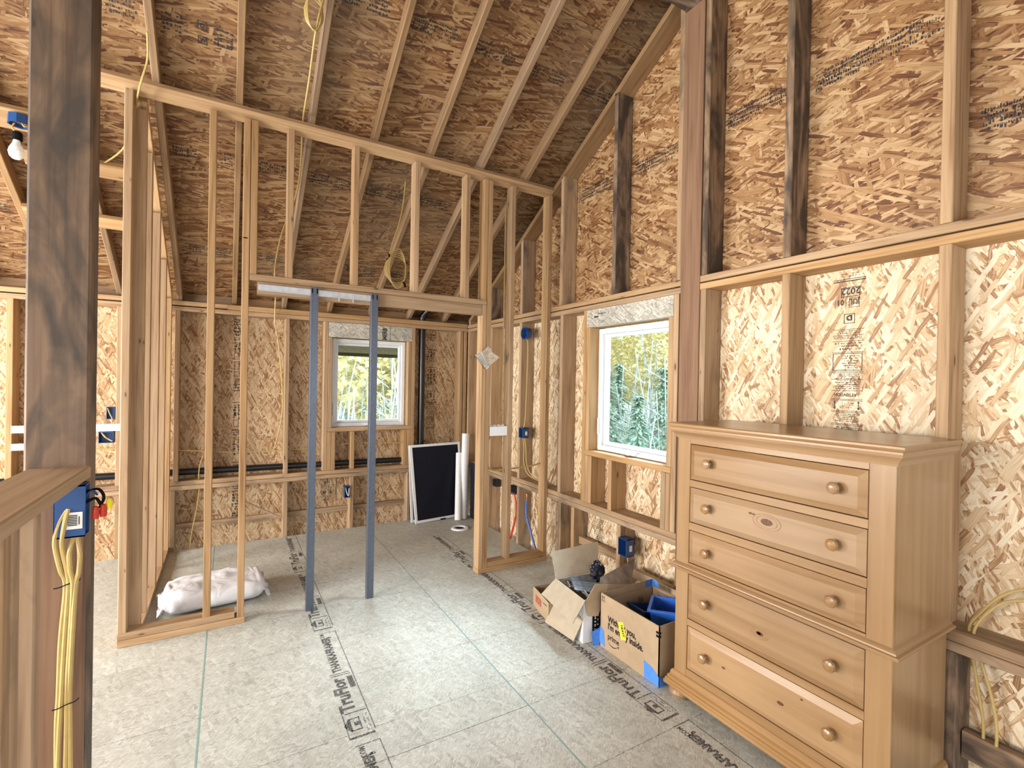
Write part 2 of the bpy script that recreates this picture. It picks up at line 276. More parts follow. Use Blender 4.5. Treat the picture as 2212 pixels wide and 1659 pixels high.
# ------------------------------------------------------------ geometry helpers
class MB:
    def __init__(s): s.v = []; s.f = []; s.uv = []; s.sm = []
    def face(s, pts, uvs=None, smooth=False):
        i = len(s.v); s.v += [tuple(p) for p in pts]; s.f.append(tuple(range(i, i + len(pts))))
        s.uv += list(uvs) if uvs else [(0, 0)] * len(pts); s.sm.append(smooth); return s
    def build(s, name, mat, parent=None, T=None, merge=False):
        me = bpy.data.meshes.new(name); vs = s.v
        if T is not None: vs = [T @ Vector(p) for p in vs]
        me.from_pydata([tuple(p) for p in vs], [], s.f)
        ul = me.uv_layers.new(name='UVMap'); flat = []
        for a in s.uv: flat += [a[0], a[1]]
        ul.data.foreach_set('uv', flat)
        me.polygons.foreach_set('use_smooth', s.sm)
        if merge:
            bm = bmesh.new(); bm.from_mesh(me); bmesh.ops.remove_doubles(bm, verts=bm.verts, dist=1e-5); bm.to_mesh(me); bm.free()
        me.materials.append(mat); me.update()
        o = bpy.data.objects.new(name, me); col.objects.link(o)
        if parent: o.parent = parent
        return o
    def board(s, b, grain=None, ch=0.003, seed=None):
        """chamfered box (x0,x1,y0,y1,z0,z1), UV running along the grain"""
        x0, x1, y0, y1, z0, z1 = b
        lo = [min(x0, x1), min(y0, y1), min(z0, z1)]; hi = [max(x0, x1), max(y0, y1), max(z0, z1)]
        d = [hi[i] - lo[i] for i in range(3)]
        g = 'xyz'.index(grain) if grain else d.index(max(d))
        A, B = [(1, 2), (2, 0), (0, 1)][g]
        ch = min(ch, d[A] * .3, d[B] * .3)
        a0, a1, b0, b1 = lo[A], hi[A], lo[B], hi[B]
        sec = [(a0 + ch, b0), (a1 - ch, b0), (a1, b0 + ch), (a1, b1 - ch), (a1 - ch, b1), (a0 + ch, b1), (a0, b1 - ch), (a0, b0 + ch)]
        ou, ov = random.random() * 40, random.random() * 40
        def P(l, q):
            p = [0, 0, 0]; p[g] = l; p[A] = q[0]; p[B] = q[1]; return p
        per = 0
        for i in range(8):
            q, r_ = sec[i], sec[(i + 1) % 8]; w_ = math.dist(q, r_)
            s.face([P(lo[g], q), P(lo[g], r_), P(hi[g], r_), P(hi[g], q)][::-1],
                   [(ou + lo[g], ov + per), (ou + lo[g], ov + per + w_), (ou + hi[g], ov + per + w_), (ou + hi[g], ov + per)][::-1])
            per += w_ if w_ > ch * 1.5 else 0
        s.face([P(lo[g], q) for q in sec], [(ou + q[0] * .3, ov + q[1]) for q in sec])
        s.face([P(hi[g], q) for q in sec][::-1], [(ou + q[0] * .3, ov + q[1]) for q in sec][::-1])
        return s
    def sheet(s, b, uax='x', vax='z', off=(0, 0)):
        x0, x1, y0, y1, z0, z1 = b
        c = [(x, y, z) for x in (x0, x1) for y in (y0, y1) for z in (z0, z1)]
        F = [(0, 1, 3, 2), (4, 6, 7, 5), (0, 4, 5, 1), (2, 3, 7, 6), (0, 2, 6, 4), (1, 5, 7, 3)]
        U, V = 'xyz'.index(uax), 'xyz'.index(vax)
        for f in F: s.face([c[i] for i in f], [(c[i][U] + off[0], c[i][V] + off[1]) for i in f])
        return s
    def tube(s, pts, r, n=8, cap=True, smooth_path=True):
        P = [Vector(p) for p in pts]
        if smooth_path and len(P) > 2:
            Q = []
            for i in range(len(P) - 1):
                p0 = P[max(i - 1, 0)]; p1 = P[i]; p2 = P[i + 1]; p3 = P[min(i + 2, len(P) - 1)]
                for k in range(6):
                    u = k / 6; Q.append(.5 * ((2 * p1) + (p2 - p0) * u + (2 * p0 - 5 * p1 + 4 * p2 - p3) * u * u + (3 * p1 - p0 - 3 * p2 + p3) * u ** 3))
            Q.append(P[-1]); P = Q
        rings = []; up = Vector((0.123, 0.37, 0.92)); L = 0
        for i, p in enumerate(P):
            d = (P[min(i + 1, len(P) - 1)] - P[max(i - 1, 0)]).normalized()
            a = d.cross(up)
            if a.length < 1e-3: a = d.cross(Vector((1, 0, 0)))
            a.normalize(); b_ = d.cross(a).normalized(); up = b_.cross(d) if False else up
            rr = r[min(i, len(r) - 1)] if isinstance(r, (list, tuple)) else r
            rings.append([p + a * math.cos(2 * math.pi * k / n) * rr + b_ * math.sin(2 * math.pi * k / n) * rr for k in range(n)])
        for i in range(len(rings) - 1):
            seg = (P[i + 1] - P[i]).length
            for k in range(n):
                k2 = (k + 1) % n
                s.face([rings[i][k], rings[i][k2], rings[i + 1][k2], rings[i + 1][k]], [(L, k * .01), (L, k * .01 + .01), (L + seg, k * .01 + .01), (L + seg, k * .01)], True)
            L += seg
        if cap: s.face(rings[0][::-1]); s.face(rings[-1])
        return s
    def lathe(s, prof, n=24, c=(0, 0, 0), axis='z'):
        def Pt(r_, h, k):
            a = 2 * math.pi * k / n; x, y = r_ * math.cos(a), r_ * math.sin(a)
            p = (x, y, h) if axis == 'z' else ((-h, x, y) if axis == '-x' else ((h, x, y) if axis == 'x' else (x, h, y)))
            return (p[0] + c[0], p[1] + c[1], p[2] + c[2])
        for i in range(len(prof) - 1):
            for k in range(n):
                q = [Pt(*prof[i], k), Pt(*prof[i], k + 1), Pt(*prof[i + 1], k + 1), Pt(*prof[i + 1], k)]
                s.face(q, [(k / n, prof[i][1])] * 4, True)
        return s
    def extrude_profile(s, prof, axis, l0, l1, ou=None):
        """closed profile [(a,b)] swept along axis"""
        g = 'xyz'.index(axis); A, B = [(1, 2), (2, 0), (0, 1)][g]; ou = random.random() * 30; per = 0
        def P(l, q):
            p = [0, 0, 0]; p[g] = l; p[A] = q[0]; p[B] = q[1]; return p
        n = len(prof)
        for i in range(n):
            q, r_ = prof[i], prof[(i + 1) % n]; w_ = math.dist(q, r_)
            s.face([P(l0, q), P(l0, r_), P(l1, r_), P(l1, q)], [(ou + l0, per), (ou + l0, per + w_), (ou + l1, per + w_), (ou + l1, per)]); per += w_
        s.face([P(l0, q) for q in prof][::-1], [(ou + q[0] * .3, q[1]) for q in prof][::-1]); s.face([P(l1, q) for q in prof], [(ou + q[0] * .3, q[1]) for q in prof])
        return s

def empty(name, loc=(0, 0, 0), rot=0):
    o = bpy.data.objects.new(name, None); col.objects.link(o); o.location = loc; o.rotation_euler = (0, 0, rot); o.empty_display_size = .05; return o
def tag(o, label, cat, group=None):
    o['label'] = label; o['category'] = cat
    if group: o['group'] = group
    return o
def struct(o): o['kind'] = 'structure'; return o
def bd(name, b, parent, mat='lumber', grain=None, ch=.003, T=None, label=None):
    o = MB().board(b, grain, ch).build(name, M[mat], parent, T)
    if label: o['label'] = label
    return o
def text_faces(s, size, sx=1.0, bold=0.0, align='LEFT'):
    c = bpy.data.curves.new('t', 'FONT'); c.body = s; c.size = size; c.align_x = align; c.offset = bold; c.resolution_u = 2; c.space_line = .9
    o = bpy.data.objects.new('t', c); col.objects.link(o); bpy.context.view_layer.update()
    me = bpy.data.meshes.new_from_object(o.evaluated_get(bpy.context.evaluated_depsgraph_get()))
    fs = [[(me.vertices[i].co.x * sx, me.vertices[i].co.y) for i in p.vertices] for p in me.polygons]
    bpy.data.objects.remove(o); bpy.data.curves.remove(c); bpy.data.meshes.remove(me)
    return fs
class Ink:
    """flat print collected in a plane: origin, right, up"""
    def __init__(s, o, right, up, lift=.0006):
        s.o = Vector(o); s.r = Vector(right).normalized(); s.u = Vector(up).normalized(); s.n = s.r.cross(s.u) * lift; s.m = MB()
    def P(s, x, y): return s.o + s.r * x + s.u * y + s.n
    def rect(s, x0, y0, x1, y1): s.m.face([s.P(x0, y0), s.P(x1, y0), s.P(x1, y1), s.P(x0, y1)])
    def frame(s, x0, y0, x1, y1, t): s.rect(x0, y0, x1, y0 + t); s.rect(x0, y1 - t, x1, y1); s.rect(x0, y0, x0 + t, y1); s.rect(x1 - t, y0, x1, y1)
    def text(s, x, y, txt, size, sx=1.0, rot=0, bold=0.0, align='LEFT'):
        c, d = math.cos(R(rot)), math.sin(R(rot))
        for f in text_faces(txt, size, sx, bold, align): s.m.face([s.P(x + a * c - b * d, y + a * d + b * c) for a, b in f])
    def small(s, x0, y0, x1, y1, rows, fill=.7, seed=0, vertical=False, wt=1.0):
        """unreadably small print: rows of tiny dashes"""
        rr = random.Random(seed); W = (y1 - y0) if vertical else (x1 - x0); H = (x1 - x0) if vertical else (y1 - y0); h = H / rows
        for i in range(rows):
            x = rr.random() * .1 * W; end = W * (1 - rr.random() * .25)
            while x < end:
                w_ = h * rr.uniform(.10, .42) * wt
                if rr.random() < fill:
                    a0, b0, a1, b1 = x, i * h + h * rr.uniform(.08, .4), x + w_, i * h + h * rr.uniform(.55, .92)
                    if vertical: s.rect(x0 + b0, y0 + a0, x0 + b1, y0 + a1)
                    else: s.rect(x0 + a0, y0 + b0, x0 + a1, y0 + b1)
                x += w_ + h * .16
    def build(s, parent, mat='stamp', name='stamp'):
        o = s.m.build(name, M[mat], parent); o['kind'] = 'stuff'; return o

# ------------------------------------------------------------ dimensions
XR, XS, YB, YS = 2.324, 2.464, 5.0, 5.14        # stud faces / sheathing of the right and back walls
TH = math.atan(0.583); CS, SN = math.cos(TH), math.sin(TH)
Z0, YRG = 2.17, 1.93                            # rafter underside at the back wall; ridge line
ROOF = Matrix(((1, 0, 0, 0), (0, -CS, SN, YB), (0, SN, CS, Z0), (0, 0, 0, 1)))   # local (x, up the slope, normal)
ROOF2 = Matrix(((1, 0, 0, 0), (0, CS, -SN, 2 * YRG - YB), (0, SN, CS, Z0), (0, 0, 0, 1)))
def sl(y): return (YB - y) / CS
def zu(y): return Z0 + .583 * ((YB - y) if y > YRG else (y - (2 * YRG - YB)))    # underside of the rafters at y

# ------------------------------------------------------------ floor
floor = struct(MB().sheet((-4.2, 2.326, -1.3, 4.998, -.26, -.02), 'x', 'y').build('floor', M['lumber_old_shaded']))
xs = [-4.2, -1.404, -.093, 1.218, 2.326]
for i in range(4):
    ys = [-1.3, .66 + .1 * (i % 2), 3.08 if i % 2 else 1.88, 4.998] if i != 2 else [-1.3, -.3, 1.88, 4.998]
    for j in range(3):
        MB().sheet((xs[i] + .001, xs[i + 1] - .001, ys[j] + .001, ys[j + 1] - .001, -.019, 0), 'x', 'y', (i * 3.3, j * 5.1)).build('panel', M['osb_floor'], floor)
def chalk(x0, y0, x1, y1, wd, mat):
    d = Vector((x1 - x0, y1 - y0, 0)).normalized(); n = Vector((-d.y, d.x, 0)) * wd / 2; a, b_ = Vector((x0, y0, .0005)), Vector((x1, y1, .0005))
    MB().face([a - n, b_ - n, b_ + n, a + n]).build('marking_line', M[mat], floor)
chalk(1.218, -.5, 1.218, 4.99, .006, 'chalk'); chalk(-.093, -.5, -.093, 4.99, .007, 'chalk')
for y, x0, x1 in ((2.08, -.09, 2.3), (1.88, -.09, 2.3), (2.50, .6, 2.2), (2.9, -.09, 1.2), (3.32, .2, 2.2), (3.735, .2, 2.2), (2.5, -.6, .3), (1.45, -.09, 2.2), (1.0, -.09, 1.7)):
    chalk(x0, y, x1, y, .003, 'faint')
def flooring_print(xc, y0, period_y, part=0):
    """product print running away from the viewer: letters' tops to the left"""
    k = Ink((xc, y0, 0), (0, 1, 0), (-1, 0, 0), .0008)   # right=+Y, up=-X
    k.rect(.01, -.058, .93, -.054); k.rect(.93, -.058, .934, .045)
    k.rect(-.012, -.05, .0, .055); k.rect(-.004, .052, .17, .056); k.rect(.155, -.05, .161, .045)
    # small house emblem
    k.rect(.035, -.01, .12, -.004); k.rect(.035, .03, .12, .036); k.rect(.035, -.01, .042, .036); k.rect(.113, -.01, .12, .036)
    k.m.face([k.P(.03, .034), k.P(.125, .034), k.P(.078, .062)]); k.rect(.066, -.004, .09, .018)
    k.small(.0, -.048, .15, -.02, 2, .8, 3)
    k.text(.17, -.006, 'TruFlor', .088, 1.0, bold=.0035)
    k.rect(.345, -.048, .445, -.022)
    k.rect(.465, -.045, .471, .05); k.rect(.482, -.045, .488, .05)
    k.text(.50, -.008, 'THANKAFRAMER', .056, .86, bold=.003)
    k.text(.86, .012, 'COM', .034, .8, bold=.001); k.text(.86, -.02, 'B', .034, .8, bold=.001)
    return k.build(floor, 'stamp_floor', 'printed_lettering')
for j, y in enumerate((2.06, 3.05, 4.04, 1.07, .08)): flooring_print(.506, y, 1)
for j, y in enumerate((1.51, 2.49, 3.45, .52, -.46)): flooring_print(1.738, y, 1)
k = Ink((-.80, 3.9, 0), (0, -1, 0), (1, 0, 0), .0008); k.text(0, 0, 'TruFlor', .088, 1, bold=.003); k.small(0, -.05, .4, -.01, 2, .8, 9); k.small(.42, -.02, .8, .05, 3, .8, 4); k.build(floor, 'stamp_floor', 'printed_lettering')

# ------------------------------------------------------------ right wall
wr = struct(MB().sheet((2.476, 2.486, -1.3, 2.07, -.4, 4.0), 'y', 'z').sheet((2.476, 2.486, 2.85, 5.16, -.4, 4.0), 'y', 'z').sheet((2.476, 2.486, 2.07, 2.85, -.4, .975), 'y', 'z').sheet((2.476, 2.486, 2.07, 2.85, 1.92, 4.0), 'y', 'z').build('wall_right', M['wrap']))
def sheetR(y0, y1, z0, z1, mat, off=0): MB().sheet((XS, XS + .011, y0 + .001, y1 - .001, z0 + .001, z1 - .001), 'y', 'z', (off, off * .7)).build('panel', M[mat], wr)
sheetR(2.85, 3.83, -.4, 2.08, 'osb_wall', 1); sheetR(3.83, 5.13, -.4, 2.08, 'osb_wall', 5)
sheetR(2.07, 2.85, -.4, .975, 'osb_wall', 8); sheetR(2.07, 2.85, 1.92, 2.08, 'osb_wall', 9)
sheetR(.76, 2.07, -.4, 2.08, 'osb_wall', 12); sheetR(-.5, .76, -.4, 2.08, 'osb_wall', 17); sheetR(-1.3, -.5, -.4, 2.08, 'osb_wall', 21)
def gable(y0, y1, z0, z1, off):
    n = 6; m = MB(); ztop = lambda y: min(z1, zu(y) + .03)
    for i in range(n):
        a, b_ = y0 + (y1 - y0) * i / n, y0 + (y1 - y0) * (i + 1) / n
        if max(ztop(a), ztop(b_)) <= z0: continue
        for X in (XS, XS + .011):
            q = [(X, a, z0), (X, b_, z0), (X, b_, max(z0, ztop(b_))), (X, a, max(z0, ztop(a)))]
            m.face(q, [(p[1] + off, p[2] + off) for p in q])
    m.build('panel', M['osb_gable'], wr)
for z0, z1, ys in ((2.08, 3.3, (-1.1, .75, 3.19, 5.13)), (3.3, 4.1, (-.2, 1.93, 3.2))):
    for i in range(len(ys) - 1):
        if ys[i] < YRG < ys[i + 1]: gable(ys[i], YRG, z0, z1, i * 3.1 + z0); gable(YRG, ys[i + 1], z0, z1, i * 3.1 + z0)
        else: gable(ys[i], ys[i + 1], z0, z1, i * 3.1 + z0)
def studR(y0, z0, z1, mat='lumber', w_=.038): return bd('stud', (XR, XS - .001, y0, y0 + w_, z0, z1), wr, mat, 'z')
def plateR(y0, y1, z0, z1, mat='lumber', name='plate'): return bd(name, (XR, XS - .001, y0, y1, z0, z1), wr, mat, 'y')
for a, b_ in ((-1.3, 1.861), (2.001, 4.99)):
    plateR(a, b_, 2.045, 2.081); plateR(a, b_, 2.088, 2.125)
    plateR(a, b_, .529, .565, 'lumber_old_shaded'); plateR(a, b_, .567, .604, 'lumber_old_shaded')
for y, mt in ((.741, 'lumber'), (1.346, 'lumber_dark'), (1.818, 'lumber_dark'), (2.003, 'lumber_old_shaded'), (2.575, 'lumber_dark'), (3.2, 'lumber_old_shaded'), (3.82, 'lumber_old_shaded'), (4.42, 'lumber_dark'), (4.93, 'lumber_old_shaded'), (.13, 'lumber'), (-.48, 'lumber')):
    studR(y, 2.126, min(zu(y), zu(y + .038)) - .026, mt)
for y, mt in ((4.945, 'lumber'), (4.40, 'lumber'), (3.82, 'lumber'), (3.18, 'lumber'), (2.876, 'lumber'), (2.012, 'lumber'), (1.822, 'lumber_old_shaded'), (1.346, 'lumber'), (.741, 'lumber'), (.13, 'lumber'), (-.48, 'lumber')): studR(y, .605, 2.044, mt)
studR(2.836, .996, 1.912); studR(2.05, .996, 1.912)                                # trimmers
studR(2.836, .605, .955); studR(2.796, .605, .955); studR(2.05, .605, .955); studR(2.09, .605, .955); studR(2.575, .605, .955)
plateR(2.05, 2.875, .956, .995, 'lumber', 'window_sill_plate')
bd('header', (XR - .001, XR + .04, 2.05, 2.874, 1.914, 2.044), wr, 'lsl', 'y')
bd('header', (XR + .045, XS - .002, 2.05, 2.874, 1.914, 2.044), wr, 'lumber', 'y')
for y, mt in ((4.42, 'lumber_old_shaded'), (3.82, 'lumber_old_shaded'), (3.165, 'lumber_old_shaded'), (2.99, 'lumber_old_shaded'), (2.475, 'lumber_old_shaded'), (1.8, 'lumber_old_shaded'), (1.2, 'lumber_old_shaded'), (.70, 'lumber_dark'), (.1, 'lumber_old_shaded')): studR(y, -.35, .528, mt)
bd('blocking', (XR + .05, XR + .09, 2.52, 2.985, .245, .30), wr, 'lumber_old_shaded', 'y'); bd('blocking', (XR + .02, XR + .06, .74, 2.4, .20, .262), wr, 'lumber_old_shaded', 'y')
bd('blocking', (XR + .05, XR + .1, .14, .695, .13, .23), wr, 'lumber_dark', 'y')
bd('ridge_post', (XR - .004, XS - .003, 1.862, 2.000, -.3, 3.71), wr, 'red_post', 'z')
bd('rake_plate', (XR, XS - .001, .02, sl(2.0), -.040, -.002), wr, 'rafter', 'y', T=ROOF)
bd('rake_plate', (XR, XS - .001, .02, sl(2.0), -.040, -.002), wr, 'rafter', 'y', T=ROOF2)
# factory stamps on the sheathing (upside down on the lower sheet)
k = Ink((XS, 1.152, 0), (0, 1, 0), (0, 0, -1), .0012)         # upside down: right = +Y
def V(z): return -z
k.frame(-.048, V(1.963), .032, V(1.918), .003); k.text(-.008, V(1.958), '2022', .042, .95, bold=.001, align='CENTER')
k.frame(-.046, V(1.912), -.002, V(1.868), .002); k.text(-.024, V(1.906), 'JUL', .036, .8, bold=.001, align='CENTER'); k.text(.018, V(1.906), '01', .036, .9, bold=.001); k.rect(.01, V(1.91), .012, V(1.87)); k.rect(.055, V(1.91), .057, V(1.87))
k.frame(-.028, V(1.84), .018, V(1.795), .003); k.text(-.005, V(1.832), 'D', .034, 1, bold=.002, align='CENTER')
k.rect(-.07, V(1.994), .065, V(1.989)); k.rect(-.07, V(2.002), .065, V(1.999)); k.small(-.06, V(2.03), .05, V(2.008), 2, .6, 5)
for z in (1.769, 1.742, 1.715, 1.664, 1.574, 1.568, 1.538, 1.486, 1.446, 1.440, 1.392, 1.386, 1.332, 1.326): k.rect(-.067, V(z), .065, V(z) + .0022)
k.small(-.06, V(1.765), .06, V(1.746), 2, .75, 6); k.text(-.06, V(1.738), 'THIS SIDE DOWN', .021, .72)
k.small(-.06, V(1.71), .062, V(1.672), 3, .7, 7); k.frame(-.062, V(1.658), .062, V(1.578), .003); k.small(-.055, V(1.65), .03, V(1.585), 6, .7, 8)
k.small(-.06, V(1.562), .06, V(1.50), 7, .8, 9); k.small(-.06, V(1.5), .06, V(1.49), 1, .8, 10)
k.text(-.042, V(1.472), 'ATTENTION', .019, .9, bold=.0006)
for x in (-.05, .05):
    k.rect(x - .0015, V(1.432), x + .0015, V(1.402))
    k.m.face([k.P(x - .006, V(1.428)), k.P(x + .006, V(1.428)), k.P(x, V(1.438))]); k.m.face([k.P(x - .006, V(1.406)), k.P(x + .006, V(1.406)), k.P(x, V(1.396))])
k.small(-.035, V(1.432), .035, V(1.404), 3, .6, 11); k.small(-.06, V(1.38), .06, V(1.34), 5, .8, 12); k.small(-.06, V(1.32), .06, V(1.28), 4, .8, 13)
k.build(wr)
k = Ink((XS, 2.86, 0), (0, 1, 0), (0, 0, -1), .0012); k.small(-.06, -.46, .06, -.25, 14, .85, 21); k.frame(-.05, -.235, .0, -.19, .003); k.build(wr)
k = Ink((XS, 3.90, 0), (0, 0, 1), (0, 1, 0), .0012); k.n = -k.n; k.small(1.0, -.035, 1.9, .04, 3, .85, 22); k.build(wr)
k = Ink((XS, 0, 0), (0, -1, 0), (0, 0, 1), .0012)
for y0, y1, zb, sd in ((3.19, 2.64, 2.97, 1), (2.55, 2.08, 2.96, 2), (1.81, 1.42, 2.97, 3), (1.33, .80, 2.94, 4), (.72, .15, 2.47, 5)):
    k.small(-y0, zb, -y1, zb + .10, 4, .9, sd, False, .9); k.small(-y0, zb + .01, -(y0 + y1) / 2, zb + .09, 5, .8, sd + 9, False, 1.0)
k.frame(-1.55, 3.0, -1.49, 3.06, .004); k.build(wr)

# ------------------------------------------------------------ back wall
wb = struct(MB().sheet((-4.3, .875, 5.152, 5.162, -.4, 2.4), 'x', 'z').sheet((1.635, 2.48, 5.152, 5.162, -.4, 2.4), 'x', 'z').sheet((.875, 1.635, 5.152, 5.162, -.4, .985), 'x', 'z').sheet((.875, 1.635, 5.152, 5.162, 1.92, 2.4), 'x', 'z').build('wall_back', M['wrap']))
for i, (a, b_, c, d) in enumerate(((-4.3, -2.62, -.4, 2.14), (-2.62, -1.40, -.4, 2.14), (-1.40, -.16, -.4, 2.14), (-.16, .875, -.4, 2.14), (.875, 1.635, -.4, .985), (.875, 1.635, 1.92, 2.14), (1.635, 2.47, -.4, 2.14))):
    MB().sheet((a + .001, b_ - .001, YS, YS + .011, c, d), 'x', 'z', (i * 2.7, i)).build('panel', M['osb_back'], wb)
def studB(x0, z0, z1, mat='lumber'): return bd('stud', (x0, x0 + .038, YB, YS - .001, z0, z1), wb, mat, 'z')
def plateB(x0, x1, z0, z1, mat='lumber', name='plate'): return bd(name, (x0, x1, YB, YS - .001, z0, z1), wb, mat, 'x')
plateB(-4.2, XS - .14, 2.052, 2.089); plateB(-4.2, -.02, 2.099, 2.137); plateB(-.018, XS - .14, 2.092, 2.137)
plateB(-4.2, 1.74, .515, .552, 'lumber_old_shaded'); plateB(-4.2, 1.74, .555, .592, 'lumber_old_shaded'); plateB(1.742, XS - .14, .515, .552, 'lumber_old_shaded'); plateB(1.742, XS - .14, .555, .592, 'lumber_old_shaded')
for x in (-3.85, -3.24, -2.63, -2.02, -1.434, -.79, -.405, -.155, .450, .795, 1.678, 2.236, 2.284): studB(x, .594, 2.051)
studB(.834, 1.011, 1.902); studB(1.639, 1.011, 1.902)
for x in (.834, .873, 1.60, 1.639, 1.058): studB(x, .594, .969)
plateB(.834, 1.677, .971, 1.010, 'lumber', 'window_sill_plate')
bd('header', (.835, 1.676, YB - .001, YB + .04, 1.905, 2.050), wb, 'lsl', 'x'); bd('header', (.835, 1.676, YB + .045, YS - .002, 1.905, 2.050), wb, 'lumber', 'x')
for x in (-3.85, -3.24, -2.63, -2.02, -1.42, -.79, -.425, .452, 1.058, 1.65, 2.24): studB(x, -.35, .514, 'lumber_old_shaded')
for a, b_ in ((-.386, .45), (.492, 1.056), (1.098, 1.648), (-.75, -.43)): bd('blocking', (a, b_, YB + .09, YB + .13, .155, .205), wb, 'lumber_old_shaded', 'x')
bd('brace', (-.02, .36, -.008, .008, -.008, .008), wb, 'lumber_old_shaded', 'x', T=Matrix.Translation((.14, 5.02, .36)) @ Matrix.Rotation(R(32), 4, 'Y'))
for i in range(-9, 4): bd('blocking', (.033 + .406 * i + .02, .033 + .406 * (i + 1) - .02, YB + .10, YB + .135, 2.139, 2.30), wb, 'rafter', 'x')
k = Ink((1.95, YS, 0), (0, 0, -1), (1, 0, 0), .0012)
def stampcol(k, z0, z1, sd):
    r_ = random.Random(sd); z = z0
    while z < z1:
        h = r_.uniform(.03, .09)
        c = r_.random()
        if c < .55: k.small(-z - h, -.055, -z, .055, 3, .97, sd + int(z * 100), c < .3, 1.5)
        elif c < .8: k.frame(-z - h, -.045, -z - .006, -.004, .004); k.frame(-z - h, .006, -z - .006, .045, .004)
        else: k.rect(-z - .006, -.055, -z, .055)
        z += h + .012
stampcol(k, .95, 2.02, 31); k.build(wb)
k = Ink((.083, YS, 0), (0, 0, -1), (1, 0, 0), .0012); stampcol(k, .62, 2.02, 37); stampcol(k, .18, .5, 38); k.build(wb)
k = Ink((.80, YS, 0), (1, 0, 0), (0, 0, 1), .0012)
k.small(0, .47, .14, .50, 2, .8, 2); k.text(.03, .44, '2022', .036, .9, bold=.001); k.frame(.015, .385, .06, .425, .003); k.frame(.075, .385, .125, .425, .003); k.text(.02, .392, '01', .03); k.text(.08, .392, 'Jul', .03)
k.frame(.01, .33, .055, .375, .004); k.frame(.08, .33, .125, .375, .004); k.text(.022, .34, 'W', .03, bold=.003); k.text(.09, .34, 'D', .03, bold=.003); k.rect(.15, .25, .156, .50); k.small(0, .27, .14, .32, 4, .85, 3)
k.build(wb)
k = Ink((1.36, YB - .001, 1.905), (0, 0, 1), (-1, 0, 0), .0008); k.text(.0, -.045, 'MERB', .062, .8, bold=.003); k.rect(0, -.085, .14, -.08); k.build(wb)
k = Ink((XR - .001, 2.76, 1.914), (0, -1, 0), (0, 0, 1), .0008); k.rect(-.03, .065, .02, .078); k.small(.02, .02, .10, .045, 2, .9, 4); k.rect(.01, .09, .013, .12); k.rect(.01, .09, .1, .094); k.rect(.015, .085, .09, .087); k.build(wr)

# ------------------------------------------------------------ windows
def window(name, loc, rotz, W, H):
    """local: x across, z up, looking out along +y; origin at the sill centre"""
    root = struct(empty(name, loc, rotz))
    def ring(nm, w0, h0, w1, h1, y0, y1, mat, parent, z0=0):
        m = MB()
        m.board((-w0 / 2, -w1 / 2, y0, y1, z0, z0 + h0), 'z', .004); m.board((w1 / 2, w0 / 2, y0, y1, z0, z0 + h0), 'z', .004)
        e = (h0 - h1) / 2
        m.board((-w1 / 2, w1 / 2, y0, y1, z0, z0 + e), 'x', .004); m.board((-w1 / 2, w1 / 2, y0, y1, z0 + h0 - e, z0 + h0), 'x', .004)
        return m.build(nm, M[mat], parent)
    fr = ring('frame', W, H, W - .075, H - .075, 0, .07, 'vinyl', root)
    ring('sash', W - .077, H - .077, W - .125, H - .125, .022, .065, 'vinyl', root, .0385)
    pm = MB().sheet((-W / 2 + .06, W / 2 - .06, .042, .046, .06, H - .06)).build('pane', M['glass'], root)
    cr = MB().board((-.045, .045, -.028, -.0005, .006, .026), 'x', .006).board((-.012, .012, -.045, -.025, .008, .03), 'x', .004).tube([(0, -.04, .02), (.03, -.05, .028), (.085, -.045, .03)], .006).build('crank_handle', M['vinyl'], root)
    MB().board((-W / 2 + .01, -W / 2 + .022, -.014, -.0005, .12, .24), 'z', .003).build('sash_lock', M['vinyl'], root)
    for sx in (-1, 1): MB().tube([(sx * (W / 2 + .006), .012, H * i / 6) for i in range(7)], [.005 + .003 * random.random() for _ in range(40)], 5).build('foam_bead', M['foam'], root)
    return root
window('window_1', (1.255, 5.075, 1.012), 0, .745, .885)
window('window_2', (2.405, 2.46, .998), R(-90), .735, .905)

# ------------------------------------------------------------ ceiling (both slopes), ridge
ce = struct(MB().sheet((-4.3, 2.6, -.6, sl(YRG) + .02, .103, .110), 'x', 'y').build('ceiling', M['wrap'], None, ROOF))
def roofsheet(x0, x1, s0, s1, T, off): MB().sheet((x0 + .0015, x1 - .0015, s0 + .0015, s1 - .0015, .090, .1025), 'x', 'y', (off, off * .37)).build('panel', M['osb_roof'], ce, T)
rows = [sl(5.6), sl(4.51), sl(3.45), sl(2.39), sl(YRG)]
for r_ in range(4):
    for c, x in enumerate((-4.3, -1.6 + .4 * (r_ % 2), .84 - 1.2 * (r_ % 2) + .4, 2.5)):
        nx = (-4.3, -1.6 + .4 * (r_ % 2), .84 - 1.2 * (r_ % 2) + .4, 2.5)
        if c < 3: roofsheet(nx[c], nx[c + 1], rows[r_], rows[r_ + 1], ROOF, r_ * 3.7 + c * 1.9)
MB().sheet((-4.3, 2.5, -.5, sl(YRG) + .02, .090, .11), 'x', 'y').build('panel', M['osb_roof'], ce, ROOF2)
for i in range(-10, 6):
    xc = .033 + .406 * i
    if xc > 2.3: continue
    bd('rafter', (xc - .019, xc + .019, -.55, sl(1.97), 0, .089), ce, 'rafter', 'y', .004, T=ROOF)
    bd('rafter', (xc - .019, xc + .019, -.2, sl(1.97), 0, .089), ce, 'rafter', 'y', .004, T=ROOF2)
bd('ridge_beam', (-4.2, XS - .002, 1.865, 1.998, 3.715, 4.03), ce, 'lumber_dark', 'x')
bd('blocking', (-1.06, -.512, 1.185, 1.295, -.037, -.001), ce, 'lumber', 'x', T=ROOF)
bd('blocking', (-1.16, -.512, .735, .835, -.037, -.001), ce, 'lumber', 'x', T=ROOF)
